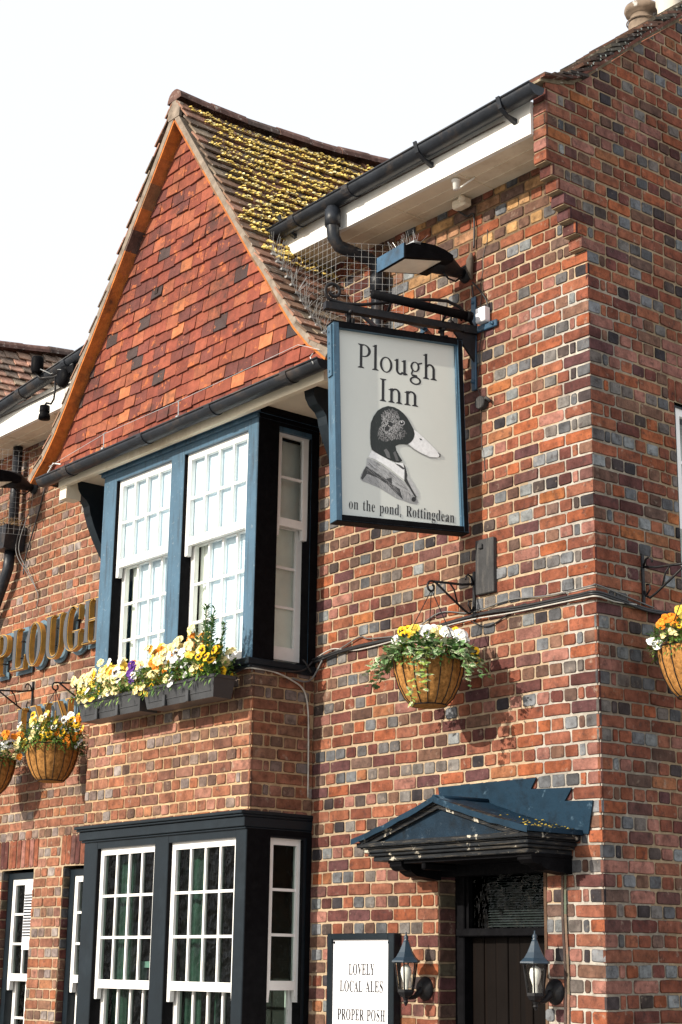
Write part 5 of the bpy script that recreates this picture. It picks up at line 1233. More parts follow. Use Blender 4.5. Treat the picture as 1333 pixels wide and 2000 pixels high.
def hanging_basket(loc, hook, label, kinds, n_bloom, seed, ivy_n=0, facing=(.35, -1, .25), fol_h=.10, fluff=1.0, rim_r=.205, leafy=700, cam_side=None):
    """loc: centre of the rim; hook: world point of the bracket's end"""
    global random
    st = random.getstate(); random.seed(seed)
    t = thing('hanging_basket', label, 'flower basket', loc, 'hanging flower baskets')
    mb = MB(); D = .27
    prof = [(.0, -D), (.06, -D * 1.0), (.098, -D * .965), (.135, -D * .82), (.168, -D * .58), (.190, -D * .30), (.200, 0.0), (.19, .012), (.15, -.01)]
    n = 48; V = []
    for (r, h) in prof:
        for k in range(n):
            a = 2 * math.pi * k / n
            q = 1 + (.022 * abs(math.sin(a * 8)) - .011 if r > .05 else 0) + random.uniform(-.01, .01) * (r > .02)
            V.append((r * q * math.cos(a), r * q * math.sin(a), h + (random.uniform(-.008, .008) if r > .17 else 0)))
    F = [[i * n + k, i * n + (k + 1) % n, (i + 1) * n + (k + 1) % n, (i + 1) * n + k] for i in range(len(prof) - 1) for k in range(n)]
    mb.add(V, F, (1, 1, 1), 0, True); mb.build('coir_liner', M_coir, t)
    mb = MB()
    for k in range(16):
        a = 2 * math.pi * k / 16; mb.tube([(r * 1.012 * math.cos(a), r * 1.012 * math.sin(a), h) for r, h in prof[2:7]], .0028, 5)
    for (r, h) in ((.203, 0.0), (.10, -D * .965)):
        mb.tube([(r * math.cos(2 * math.pi * k / 28), r * math.sin(2 * math.pi * k / 28), h) for k in range(29)], .0038, 5)
    mb.build('wire_frame', M_iron, t)
    hk = Vector(hook) - Vector(loc)
    for k in range(3):
        a = R(20 + 120 * k); mb = MB(); mb.tube([(.2 * math.cos(a), .2 * math.sin(a), .0), tuple(hk)], .0028, 5); mb.build('chain', M_iron, t)
    # foliage
    fo = MB()
    for i in range(leafy):
        a = random.uniform(0, 6.283); rr = .215 * math.sqrt(random.random()) * fluff; h = random.uniform(-.03, fol_h) * (1.1 - .5 * (rr / .22) ** 2)
        p = (rr * math.cos(a), rr * math.sin(a), h)
        leaf(fo, p, (math.cos(a) * .8 + random.uniform(-.6, .6), math.sin(a) * .8 + random.uniform(-.6, .6), random.uniform(-.3, .9)), random.uniform(.025, .05), random.uniform(.006, .013), gcol())
    for i in range(leafy // 4):      # trailing over the rim
        a = random.uniform(0, 6.283); p = (.205 * math.cos(a) * random.uniform(.95, 1.12), .205 * math.sin(a) * random.uniform(.95, 1.12), random.uniform(-.05, .03))
        leaf(fo, p, (math.cos(a), math.sin(a), random.uniform(-1.2, .3)), random.uniform(.02, .04), random.uniform(.005, .011), gcol(.9))
    fob = fo.build('foliage', M_leaf, t)
    if ivy_n:
        iv = MB()
        def trail(a, L, dens, pale, out=.0):
            p = Vector((.205 * math.cos(a), .205 * math.sin(a), .02)); d = Vector((math.cos(a), math.sin(a), .1)); pts = [p.copy()]; s = 0
            while s < L:
                d = (d + Vector((random.uniform(-.3, .3), random.uniform(-.3, .3), -.42 + out))).normalized(); p = p + d * .03; s += .03
                rad = math.hypot(p.x, p.y)
                lim = .218 if p.z > -.05 else .21 * max(.45, 1 + p.z * 1.3)
                if rad < lim: p.x *= lim / rad; p.y *= lim / rad
                pts.append(p.copy())
                for _ in range(dens):
                    c = random.choice([(.10, .20, .06), (.14, .25, .09), (.07, .15, .05)]) if not pale else random.choice([(.26, .34, .07), (.32, .38, .10), (.20, .30, .06)])
                    k = random.uniform(.8, 1.2); c = tuple(v * k for v in c)
                    rim = (.42, .46, .30) if random.random() < .45 else None
                    q = p + Vector((random.uniform(-.025, .025), random.uniform(-.025, .025), random.uniform(-.02, .02)))
                    ivy(iv, q, (q.x * 2 + random.uniform(-.5, .5), q.y * 2 + random.uniform(-.5, .5), random.uniform(-1.0, .1)), random.uniform(.022, .042), c, rim)
            iv.tube(pts, .0015, 4, (.12, .12, .05))
        for i in range(ivy_n):
            a = R(-150 + 190 * i / ivy_n + random.uniform(-8, 8)); trail(a, random.uniform(.05, .15), 3, False, .15)
        for (a, L, pale, out) in ((-155, .22, False, .12), (-165, .16, False, .2), (-140, .18, False, .05), (-45, .30, True, 0), (-48, .36, True, 0), (-42, .20, True, 0), (5, .24, False, .22), (14, .25, False, .2), (-8, .2, False, .18), (25, .2, False, .15)):
            trail(R(a), L, 2, pale, out)
        for i in range(330):
            a = R(random.uniform(-175, 45)); rr = random.uniform(.14, .24); q = Vector((rr * math.cos(a), rr * math.sin(a), random.uniform(-.02, .085)))
            c = random.choice([(.10, .20, .06), (.14, .25, .09), (.07, .15, .05)]); k = random.uniform(.8, 1.25)
            ivy(iv, q, (q.x * 3 + random.uniform(-.4, .4), q.y * 3 + random.uniform(-.4, .4), random.uniform(-.7, .5)), random.uniform(.028, .050), tuple(v * k for v in c), (.42, .46, .30) if random.random() < .35 else None)
        iv.build('ivy', M_leaf, t)
    random.setstate(st)
    return t
basket_bracket((-.93, 0, 3.72), 0, 'scrolled iron bracket holding the ivy-draped basket beside a timber board')
basket_bracket((0, .377, 3.72), R(90), 'iron bracket on the shaded side wall near the corner')
basket_bracket((-5.116, 0, 3.645), 0, 'iron bracket above the full coir basket under the gold letters, its loop showing')
basket_bracket((-6.08, 0, 3.70), 0, 'iron bracket at the left edge beside the gold letters of INN')

# basket on the front wall, with ivy
random.seed(21)
b1 = hanging_basket((-.945, -.345, 3.285), (-.93, -.34, 3.68), 'coir hanging basket with trailing ivy and white and yellow pansies under the sign', None, 0, 31, 12, fol_h=.13, leafy=900)
cd = Vector((.70, -.62, -.1))          # roughly towards the street corner
rt, up = Vector((.62, .78, 0)), Vector((0, 0, 1))
def at_cam(a, b, dpt): return tuple(rt * a + cd * dpt + up * b)
for (k, a, b, dpt, s) in [('W', -.185, .095, .06, 1.0), ('W', -.165, .075, .09, .9), ('B', -.135, .125, .10, 1.15), ('Y', -.155, .155, .03, 1.0), ('Y', -.125, .165, .02, .95), ('y', -.085, .165, .04, 1.15), ('y', -.10, .15, .07, 1.0),
                          ('W', -.045, .165, .03, 1.15), ('W', -.015, .175, -.02, 1.1), ('W', .02, .175, -.03, 1.1), ('W', -.02, .14, .05, 1.0), ('C', .05, .17, -.02, 1.1), ('y', .07, .155, .0, .9), ('C', .03, .15, .02, 1.0),
                          ('W', .105, .160, .02, 1.35), ('W', .085, .150, .04, 1.0), ('W', .165, .135, .06, 1.35), ('W', .19, .14, .02, 1.2), ('W', .175, .105, .07, 1.1), ('W', .205, .115, .02, 1.0), ('Y', .145, .165, -.04, .9), ('Y', .19, .085, .05, .6),
                          ('B', .255, .05, .02, 1.05), ('Y', .262, -.005, .03, .95), ('Y', -.165, .055, .11, .8), ('Y', -.11, .07, .13, .8), ('w', -.05, .08, .14, .7), ('W', .08, .09, .12, .7), ('W', -.17, .115, .02, 1.0), ('w', .0, .11, .12, .6)]:
    bloom(b1, k, at_cam(a, b, dpt), cd * .9 + up * random.uniform(.1, .6) + rt * random.uniform(-.5, .4), s)
# side-wall basket
b2 = hanging_basket((.345, .377, 3.265), (.345, .377, 3.68), 'coir hanging basket on the shaded side wall at the right edge', None, 0, 41, 0, fol_h=.15, leafy=900, fluff=1.08)
for (k, a, b, dpt, s) in [('W', -.225, .03, .03, 1.3), ('W', -.205, .015, .05, 1.1), ('O', -.17, .14, .05, 1.0), ('O', -.15, .16, .04, 1.0), ('O', -.13, .165, .03, 1.0), ('O', -.12, .14, .07, 1.0), ('O', -.185, .12, .05, .9), ('O', -.10, .16, .03, .9),
                          ('y', -.07, .195, .02, 1.4), ('y', -.055, .135, .08, 1.25), ('y', -.02, .21, .0, 1.2), ('y', .03, .20, .02, 1.2), ('y', .0, .15, .08, 1.1), ('C', -.14, .08, .12, .7), ('C', -.12, .07, .13, .6), ('C', -.03, .06, .16, .7), ('C', -.18, .06, .08, .6), ('Y', -.10, .11, .11, .6)]:
    bloom(b2, k, at_cam(a, b, dpt), cd * .9 + up * random.uniform(.2, .7) + rt * random.uniform(-.5, .3), s)
# baskets at the left
b3 = hanging_basket((-5.116, -.34, 3.18), (-5.116, -.34, 3.60), 'coir hanging basket of yellow and orange pansies below the gold letters of INN', None, 0, 51, 0, fol_h=.20, leafy=1300, fluff=1.1)
rnd = random.Random(9)
for i in range(64):
    a = rnd.uniform(-.24, .24); edge = abs(a) / .24
    b = rnd.uniform(.10, .235) if rnd.random() < .72 else rnd.uniform(.0, .1)
    if a < -.12 and rnd.random() < .6: b = rnd.uniform(.0, .22)
    k = rnd.choice('CyyYw') if a < -.05 else rnd.choice('YYOOyWwY')
    dpt = rnd.uniform(.0, .12) + (.06 if b < .1 else 0)
    bloom(b3, k, at_cam(a, b, dpt), cd + up * rnd.uniform(.1, .8) + rt * rnd.uniform(-.8, .5) + Vector((-.3, -.5, 0)), rnd.uniform(.8, 1.2))
b4 = hanging_basket((-6.08, -.34, 3.16), (-6.08, -.34, 3.655), 'coir hanging basket with white pansies cut by the left edge of the view', None, 0, 61, 0, fol_h=.17, leafy=900, fluff=1.1)
for i in range(34):
    a = rnd.uniform(-.2, .26); b = rnd.uniform(.0, .21); k = rnd.choice('WWWwwCO') if b < .16 else rnd.choice('OOYC')
    bloom(b4, k, at_cam(a, b, rnd.uniform(.02, .14)), cd + up * rnd.uniform(.1, .6) + rt * rnd.uniform(-.5, .5), rnd.uniform(.8, 1.35))

# ------------------------------------------------------------------ planters under the upper bay window
def planter(x0, x1, label):
    t = thing('planter_box', label, 'planter', ((x0 + x1) / 2, -.665, 3.207), 'trough planters under the upper bay window')
    w = (x1 - x0) / 2; mb = MB()
    # tapered trough
    T = [(-w, -.085), (w, -.085), (w, .08), (-w, .08)]; B = [(-w + .03, -.065), (w - .03, -.065), (w - .03, .07), (-w + .03, .07)]
    V = [(a, b, .0) for a, b in B] + [(a, b, .135) for a, b in T] + [(a * .985, b * .9, .135) for a, b in T] + [(a * .97, b * .85, .10) for a, b in T]
    F = [(3, 2, 1, 0)] + [[i, (i + 1) % 4, 4 + (i + 1) % 4, 4 + i] for i in range(4)] + [[4 + i, 4 + (i + 1) % 4, 8 + (i + 1) % 4, 8 + i] for i in range(4)] + [[8 + i, 8 + (i + 1) % 4, 12 + (i + 1) % 4, 12 + i] for i in range(4)] + [(12, 13, 14, 15)]
    mb.add(V, F); mb.box(-w - .006, w + .006, -.091, -.0845, .118, .138, bev=.002); mb.box(w - .001, w + .006, -.089, .08, .118, .138, bev=.002)
    mb.box(-w + .05, w - .05, -.0765, -.072, .04, .044)
    mb.build('trough', M_plastic, t)
    mb = MB(); mb.box(-w + .02, w - .02, -.07, .07, .10, .118); mb.build('soil', mat('soil', (.03, .02, .015), 1.0), t)
    for x in (-w * .38, w * .28):
        b = MB(); b.box(x - .015, x + .015, -.088, -.070, -.004, .07, bev=.003)
        b.build('support_bracket', M_plastic, t)
    return t, w
def planting(t, w, seed, spec, n, zmax, leafy, extra=130):
    rnd = random.Random(seed); st = random.getstate(); random.seed(seed)
    fo = MB()
    for i in range(leafy):
        x = random.uniform(-w * 1.02, w * 1.02); y = random.uniform(-.15, .09); top = zmax(x) * (1 - .5 * (y / .15) ** 2 if y < 0 else 1)
        z = .10 + (top - .02) * random.random()
        if y < -.06: z = max(min(z, .24), .15)
        leaf(fo, (x, y, z), (random.uniform(-1, 1), random.uniform(-1, .4), random.uniform(-.4, .9)), random.uniform(.025, .05), random.uniform(.006, .012), gcol(1.15))
    for i in range(leafy // 40):
        x = random.uniform(-w, w); leaf(fo, (x, -.092, random.uniform(.09, .14)), (random.uniform(-.4, .4), -.8, random.uniform(-1.4, -.1)), random.uniform(.03, .06), .008, gcol(1.1))
    fo.build('foliage', M_leaf, t)
    for i in range(n):
        x = rnd.uniform(-w * 1.03, w * 1.02)
        y = rnd.uniform(-.14, .06); zt = zmax(x)
        lo = .135 if y < -.08 else .17
        z = .10 + lo - .10 + (zt - (lo - .1)) * (rnd.random() ** .7)
        if y < -.1: z = min(z, .08 + zt * .75)
        k = spec(x, z, rnd)
        if k: bloom(t, k, (x, y, z), (rnd.uniform(-.2, .8), -1, rnd.uniform(-.1, .9)), rnd.uniform(.85, 1.3))
    fm = MB()          # the smaller blooms behind and between
    for i in range(extra):
        x = rnd.uniform(-w, w); y = rnd.uniform(-.13, .07); z = .11 + (zmax(x) - .02) * rnd.random()
        k = spec(x, z, rnd)
        if not k: continue
        q = (Vector((rnd.uniform(-.3, .8), -1, rnd.uniform(-.2, .8))).normalized().to_track_quat('Z', 'Y').to_matrix() @ Matrix.Rotation(rnd.uniform(-2, 2), 3, 'Z')) * rnd.uniform(.65, 1.05)
        me = BL[k]; ca = me.color_attributes['Col'].data
        for p in me.polygons:
            c = ca[p.loop_start].color; fm.add([Vector((x, y, z)) + q @ me.vertices[i_].co for i_ in p.vertices], [tuple(range(len(p.vertices)))], (c[0], c[1], c[2]))
    tag(fm.build('flower_mass', M_petal, t), None, None, kind='stuff')
    random.setstate(st)
p1, w1_ = planter(-4.07, -3.285, 'left dark trough planter, pale yellow pansies with a purple clump at one end')
def spec1(x, z, r):
    if x > .30: return r.choice('PPPww') if x > .33 and z > .17 else r.choice('CyC')
    if x > .0 and z > .26 and r.random() < .5: return 'O'
    if x < -.3: return r.choice('WwCCyY')
    return r.choice('CCCCyyWwY')
planting(p1, w1_, 5, spec1, 92, lambda x: .235 + .04 * math.sin(x * 9 + 1) + (.05 if x < -.1 else 0), 1000)
p2, w2_ = planter(-3.255, -2.455, 'right dark trough planter, white and yellow pansies with a tall leafy sprig')
def spec2(x, z, r):
    if x > .22: return r.choice('BYC') if r.random() < .5 else None
    if z > .33 and -.1 < x < .12: return r.choice('OOC')
    if -.12 < x < .12: return r.choice('WWWwwC') if z > .14 else r.choice('CwW')
    if x < -.1: return r.choice('CCCyYCO')
    return r.choice('CCyYOC')
for (x, y, z) in ((.335, -.10, .20), (.36, -.09, .24), (.345, -.11, .27), (.37, -.12, .22), (.32, -.11, .25), (.355, -.12, .30)): bloom(p1, 'P', (x, y - .02, z), (.5, -1, .3), 1.0)
planting(p2, w2_, 6, spec2, 98, lambda x: .325 + .05 * math.sin(x * 8) - (.12 if x > .20 else 0) - (.05 if x < -.40 else 0), 1500)
mb = MB(); random.seed(77)
def sprig(mb, x, y, z, H, n, lean, col, ll=.04):
    pts = [(x + lean[0] * t + .01 * math.sin(t * 7), y + lean[1] * t, z + H * t) for t in [i / 6 for i in range(7)]]
    mb.tube(pts, .003, 4, (.10, .12, .04))
    for i in range(n):
        t = random.uniform(.08, 1.0); a = random.uniform(0, 6.283)
        k = random.uniform(.75, 1.25)
        leaf(mb, (x + lean[0] * t, y + lean[1] * t, z + H * t), (math.cos(a), math.sin(a), random.uniform(.3, 1.1)), ll * random.uniform(.7, 1.25), .009, tuple(v * k for v in col), .05)
for (x, H, lx) in ((.24, .30, .0), (.285, .37, .01), (.325, .35, .07), (.27, .26, .05), (.34, .27, .10), (.21, .22, -.03), (.31, .31, .03)):
    sprig(mb, x, random.uniform(-.10, -.02), .11, H * 1.25, 90, (lx, -.02), (.055, .15, .045))
for (x, H, lx) in ((.13, .22, -.01), (.16, .27, .0), (.19, .22, .02), (.10, .18, -.02)): sprig(mb, x, -.05, .11, H * 1.3, 60, (lx, -.02), (.24, .30, .20), .03)
for (x, H) in ((-.03, .36), (.0, .30)): sprig(mb, x, .02, .11, H, 34, (.01, 0), (.08, .20, .06), .045)
mb.build('evergreen_sprig', M_leaf, p2)
# ------------------------------------------------------------------ gold letters PLOUGH INN on the front wall
M_enamel = mat('grey_brown_enamel', (.06, .058, .062), .35, .15, 6)
def wall_letter(ch, x0, x1, zb, h, label):
    t = thing('sign_letter', label, 'letter', ((x0 + x1) / 2, -.02, zb), 'raised gold letters of the inn name')
    size = h / capH
    def P(n0):
        def f(V, a, b):
            k = (x1 - x0) / (b - a)
            return [((v.x - a) * k - (x1 - x0) / 2, -v.z - n0, v.y) for v in V]
        return f
    V, F, a, b = glyph_mesh(ch, size, .006, .030 * size)
    V0, F0, a0, b0 = glyph_mesh(ch, size, .022, .0)
    k = (x1 - x0) / (b0 - a0)
    mb = MB(); mb.add([((v.x - a0) * k - (x1 - x0) / 2, -v.z - .0, v.y) for v in V], F); mb.build('backing_tray', M_tray, t)
    mb = MB(); mb.add([((v.x - a0) * k - (x1 - x0) / 2, -v.z - .055, v.y) for v in V0], F0); mb.build('raised_face', M_gold, t)
    V2, F2, a2, b2 = glyph_mesh(ch, size, .003, -.011 * size)
    mb = MB(); mb.add([((v.x - a0) * k - (x1 - x0) / 2, -v.z - .079, v.y) for v in V2], F2); mb.build('inset_panel', M_enamel, t)
    mb = MB()
    for (fx, fz) in ((.0, .3), (.0, .7)): mb.tube([(fx, -.0, h * fz), (fx, -.05, h * fz)], .006, 6)
    mb.build('standoff_pin', M_iron, t)
for (ch, xc, zb, lab) in (('P', -6.50, 3.905, 'raised gold letter P at the start of the upper row'), ('L', -6.20, 3.915, 'raised gold letter L between the P and the O'), ('O', -5.945, 3.925, 'raised gold letter O, the first round one of the upper row'),
                          ('U', -5.64, 3.945, 'raised gold letter U between the O and the G'), ('G', -5.345, 3.965, 'raised gold letter G beside the bay window'), ('H', -5.05, 3.985, 'raised gold letter H half hidden by the bay window')):
    wd = {'P': .24, 'L': .24, 'O': .25, 'U': .28, 'G': .27, 'H': .28}[ch]
    wall_letter(ch, xc - wd / 2, xc + wd / 2, zb, .345, lab)
for (ch, xc, lab) in (('I', -6.09, 'raised gold letter I, the first of the lower row behind the flowers'), ('N', -5.79, 'raised gold letter N in the middle of the lower row'), ('N', -5.44, 'raised gold letter N at the end of the lower row, by the planter')):
    wd = .13 if ch == 'I' else .29
    wall_letter(ch, xc - wd / 2, xc + wd / 2, 3.245, .345, lab)

# ------------------------------------------------------------------ menu board by the door
mbd = thing('menu_board', 'black framed white notice board reading LOVELY LOCAL ALES beside the doorway', 'notice board', (-1.87, 0, .95))
def rel(o, p): o.parent = p; o.matrix_parent_inverse = Matrix.Translation(Vector(p.location)).inverted()
mb = MB(); X0, X1, ZB, ZT = -2.172, -1.563, .95, 1.813
mb.box(X0, X0 + .038, -.055, 0, ZB, ZT, bev=.004); mb.box(X1 - .052, X1, -.055, 0, ZB, ZT, bev=.004); mb.box(X0 + .038, X1 - .052, -.054, 0, ZT - .036, ZT, bev=.004); mb.box(X0 + .038, X1 - .052, -.054, 0, ZB, ZB + .04, bev=.004)
rel(mb.build('frame', M_navy, None), mbd)
mb = MB(); mb.box(X0 + .034, X1 - .048, -.036, -.004, ZB + .034, ZT - .03); rel(mb.build('panel', M_board, None), mbd)
mb = MB(); PB = lambda x, y, n: (x, -.0362 - n, y)
for (tx, xa, xb, ba) in (('LOVELY', -1.985, -1.752, 1.578), ('LOCAL ALES', -2.066, -1.676, 1.482), ('PROPER POSH', -2.085, -1.655, 1.322)):
    mb = MB(); text_on(mb, tx, PB, xa, xb, ba, .062, .0006, .003, .02); rel(mb.build('lettering', M_ink, None), mbd)
mb = MB()
for x in (X0 + .05, X1 - .064):
    mb = MB(); mb.lathe([(.0, .006), (.007, .004), (.008, .0)], (x, -.0362, ZT - .052), 10, axis='y'); rel(mb.build('screw', M_black, None), mbd)

# ------------------------------------------------------------------ wall lanterns
def lantern(x, label):
    t = thing('wall_lantern', label, 'lantern', (x, -.145, 1.415), 'coach lanterns either side of the door')
    hexr = lambda prof, c, m=None: None
    mb = MB(); n = 6
    prof = [(.084, .236), (.082, .244), (.060, .262), (.042, .290), (.028, .320), (.018, .345), (.014, .350)]
    mb.lathe(prof, (0, 0, 0), 6, smooth=False, ph=R(8)); mb.lathe([(.084, .236), (.07, .232), (.0, .24)], (0, 0, 0), 6, smooth=False, ph=R(8))
    mb.lathe([(.012, .348), (.016, .354), (.010, .358), (.014, .366), (.012, .376), (.004, .385), (.0035, .398), (.0, .40)], (0, 0, 0), 10); mb.build('roof', M_ironblue2, t)
    mb = MB()
    top = [(.066 * math.cos(R(8 + 60 * k)), .066 * math.sin(R(8 + 60 * k)), .236) for k in range(6)]; bot = [(.044 * math.cos(R(8 + 60 * k)), .044 * math.sin(R(8 + 60 * k)), .085) for k in range(6)]
    for k in range(6): mb.tube([bot[k], top[k]], .0045, 4)
    mb.tube(bot + bot[:1], .005, 4)
    mb.lathe([(.048, .09), (.048, .075), (.035, .055), (.018, .045), (.012, .030), (.016, .022), (.009, .012), (.006, .004), (.0, .0)], (0, 0, 0), 6, smooth=False, ph=R(8)); mb.build('cage', M_iron, t)
    mb = MB()
    for k in range(6): a, b = (k, (k + 1) % 6); mb.add([bot[a], bot[b], top[b], top[a]], [(0, 1, 2, 3)])
    mb.build('glass', M_lampglass, t)
    mb = MB(); mb.lathe([(.014, .09), (.014, .125), (.016, .13), (.028, .165), (.031, .185), (.026, .208), (.012, .222), (.0, .226)], (0, 0, 0), 14); mb.build('bulb', M_bulb, t)
    mb = MB(); mb.tube([(0, .0, .052), (0, .03, .044), (0, .065, .05), (0, .10, .075), (0, .125, .092)], [.012, .011, .013, .020, .030], 10)
    mb.lathe([(.0, .045), (.022, .043), (.040, .034), (.058, .014), (.066, .003), (.066, .0)], (0, .145, .095), 24, axis='y'); mb.build('wall_arm', M_iron, t)
M_ironblue2 = mat('lantern_paint', (.018, .035, .055), .4, .25, 15, bump=.15, bump_scale=60)
lantern(-1.353, 'black hexagonal coach lantern left of the door, next to the notice board')
lantern(-.352, 'black hexagonal coach lantern right of the door, by the corner')

# ------------------------------------------------------------------ floodlights
def floodlight(loc, label):
    t = thing('floodlight', label, 'floodlight', loc, 'black floodlights under the eaves')
    mb = MB(); w = .135
    # side profile (y, z), y negative away from the wall: nose, sloping back, rear
    prof = [(-.555, .0), (-.55, .075), (-.50, .105), (-.42, .125), (-.33, .130), (-.26, .12), (-.20, .10), (-.20, .06), (-.26, .055)]
    mb.prism(prof, 'x', -w, w); mb.box(-w - .006, w + .006, -.562, -.549, -.01, .09, bev=.004); mb.build('housing', M_black, t)
    mb = MB(); mb.box(-w - .007, w + .002, -.5655, -.5625, -.006, .086); mb.build('front_plate', M_ironblue, t)
    mb = MB(); V = [(-w + .02, -.54, -.004), (w - .02, -.54, -.004), (w - .02, -.275, .050), (-w + .02, -.275, .050)]
    mb.add(V + [(a, b, c + .02) for a, b, c in V], [(0, 1, 2, 3), (4, 7, 6, 5)]); mb.build('lens', M_lens, t)
    mb = MB(); mb.tube([(0, -.25, .10), (0, -.16, .10), (0, -.06, .07), (0, -.0, .07)], [.075, .07, .035, .03], 12); mb.lathe([(.0, .03), (.045, .025), (.055, 0)], (0, 0, .07), 16, axis='y')
    mb.tube([(.05, -.22, .02), (.06, -.18, -.02), (.05, -.12, -.02), (.03, -.06, .03)], .006, 6); mb.build('mounting_arm', M_iron, t)
    mb = MB(); random.seed(5)
    for i in range(34):
        x = -w + 2 * w * (i + .5) / 34; y = -.46 + random.uniform(-.02, .02)
        mb.tube([(x, y, .115), (x + random.uniform(-.04, .04), y + random.uniform(-.05, .05), .115 + random.uniform(.04, .09))], .0008, 3)
    mb.box(-w, w, -.49, -.44, .105, .122); mb.build('bird_spike', M_wire, t)
    return t
f1 = floodlight((-.99, 0, 5.645), 'black floodlight with a pale lens above the hanging sign'); f1.rotation_euler = (0, 0, R(-6))
f2 = floodlight((-6.28, 0, 5.42), 'black floodlight over the wire netting at the left edge'); 
# ------------------------------------------------------------------ spotlights at the left eaves
sp = thing('spotlight', 'black double spotlight on a bent arm at the left eaves', 'spotlight', (-5.38, -.40, 5.85))
mb = MB(); mb.lathe([(.0, .14), (.045, .135), (.05, .12), (.05, .03), (.044, .01), (.04, .0), (.0, .0)], (-5.44, -.50, 6.17), 16); rel(mb.build('lamp_head', M_black, None), sp)
mb = MB(); mb.lathe([(.0, .115), (.040, .11), (.042, .06), (.036, .05), (.046, .03), (.048, .0), (.0, .0)], (-5.40, -.43, 5.79), 16); rel(mb.build('lamp_head', M_black, None), sp)
mb = MB(); mb.tube([(-5.44, -.50, 6.17), (-5.43, -.47, 6.13), (-5.30, -.42, 6.12), (-5.14, -.41, 6.12)], .014, 6); mb.tube([(-5.28, -.42, 6.12), (-5.27, -.42, 6.0), (-5.28, -.42, 5.93), (-5.32, -.42, 5.90), (-5.38, -.43, 5.92), (-5.40, -.43, 5.90)], .009, 6); rel(mb.build('arm', M_iron, None), sp)
mb = MB(); mb.lathe([(.0, .05), (.06, .05), (.075, .03), (.08, .0), (.0, -.02)], (-5.10, -.43, 6.05), 16, axis='y'); mb.tube([(-5.14, -.41, 6.16), (-5.06, -.41, 6.10)], .045, 8); mb.box(-5.05, -4.95, -.45, -.40, 6.07, 6.13); rel(mb.build('junction_housing', M_black, None), sp)
mb = MB(); mb.tube([(-5.44, -.52, 6.22), (-5.3, -.45, 6.14), (-5.05, -.42, 6.16), (-4.92, -.45, 6.2)], .004, 5); mb.tube([(-5.2, -.45, 6.15), (-5.1, -.44, 6.12), (-5.0, -.43, 6.15)], .003, 5); rel(mb.build('wire', M_wire, None), sp)
# crumpled blue plastic caught beside the gable foot
pl_ = MB(); random.seed(15)
for i in range(16):
    c = Vector((-4.98 + random.uniform(-.05, .05), -.36 + random.uniform(-.05, .05), 5.38 + random.uniform(-.13, .13))); q = [c + Vector((random.uniform(-.06, .06), random.uniform(-.05, .05), random.uniform(-.07, .07))) for _ in range(4)]
    pl_.add(q, [(0, 1, 2), (0, 2, 3)])
tag(pl_.build('plastic_bag', M_plate), 'crumpled blue plastic caught behind the gable foot at left', 'plastic')

# ------------------------------------------------------------------ small things on the wall
mb = MB(); mb.box(-.897, -.747, -.030, 0, 3.690, 4.012, bev=.004); mb.box(-.86, -.83, -.045, -.03, 3.955, 3.985, bev=.004)
tag(mb.build('mounting_board', M_wood), 'weathered black timber board fixed to the wall above the ivy basket', 'board')
mb = MB(); mb.box(-.862, -.782, -.05, 0, 5.345, 5.438, bev=.005)
tag(mb.build('junction_box', M_board), 'small white junction box just above the sign bracket plate', 'junction box')
mb = MB(); mb.lathe([(.0, .036), (.036, .036), (.040, .03), (.040, .0)], (-.848, 0, 4.848), 18, axis='y', smooth=False); mb.tube([(-.82, -.02, 4.86), (-.795, -.03, 4.865), (-.77, -.02, 4.84)], .010, 6)
tag(mb.build('wall_boss', M_wood), 'round black iron boss on the brickwork right of the sign', 'wall fitting')
mb = MB(); mb.tube([(-.925, -.02, 5.83), (-.925, -.028, 5.78), (-.93, -.028, 5.72), (-.925, -.015, 5.66)], [.009, .024, .022, .007], 8)
tag(mb.build('cable_box', mat('dusty_brown_plastic', (.09, .07, .055), .9, .4, 15)), 'dusty brown cable box beside the floodlight mounting', 'cable box')
mb = MB(); mb.lathe([(.0, 0), (.018, .0), (.022, .05), (.03, .055), (.03, .065), (.0, .065)], (-.80, -.26, 6.13), 12); mb.tube([(-.80, -.25, 6.135), (-.74, -.22, 6.17), (-.70, -.2, 6.192)], .006, 6)
tag(mb.build('sensor', M_white), 'small white sensor hanging from the soffit', 'sensor')
mb = MB(); mb.box(-1.03, -.91, -.09, -.02, 6.135, 6.195, bev=.012); mb.lathe([(.0, .03), (.02, .02), (.024, 0)], (-.925, -.09, 6.17), 10, (1, 1, 1), axis='y')
tag(mb.build('eaves_lamp', M_soffit), 'cream fitting tucked where soffit meets wall', 'fitting')
mb = MB(); mb.tube([(-5.24, -.2, 5.86), (-5.24, -.2, 5.80), (-5.2, -.19, 5.79)], .018, 6); mb.box(-5.34, -5.14, -.13, -.09, 5.855, 5.884, bev=.005); mb.lathe([(.0, -.02), (.03, -.015), (.035, .01)], (-5.0, -.25, 5.87), 12)
tag(mb.build('rusty_fitting', mat('rusty_cream', (.55, .40, .22), .8, .3, 6, dark=(.35, .14, .03), dark_amt=.8, dark_scale=12)), 'rust-stained cream light fitting under the left soffit', 'fitting')
def cable(name, label, runs):
    mb = MB()
    for pts, r, c in runs:
        P = [Vector(p) for p in pts]; Q = []
        for i in range(len(P) - 1):
            p0, p1, p2, p3 = P[max(0, i - 1)], P[i], P[i + 1], P[min(len(P) - 1, i + 2)]
            for s in range(6):
                t = s / 6; Q.append(.5 * ((2 * p1) + (p2 - p0) * t + (2 * p0 - 5 * p1 + 4 * p2 - p3) * t * t + (3 * p1 - p0 - 3 * p2 + p3) * t ** 3))
        Q.append(P[-1]); mb.tube(Q, r, 6, c)
    return tag(mb.build(name, M_cable), label, 'cable')
BK, GR, WHT = (.012, .012, .014), (.12, .12, .12), (.42, .40, .36)
F = lambda x, z, y=-.012: (x, y, z)
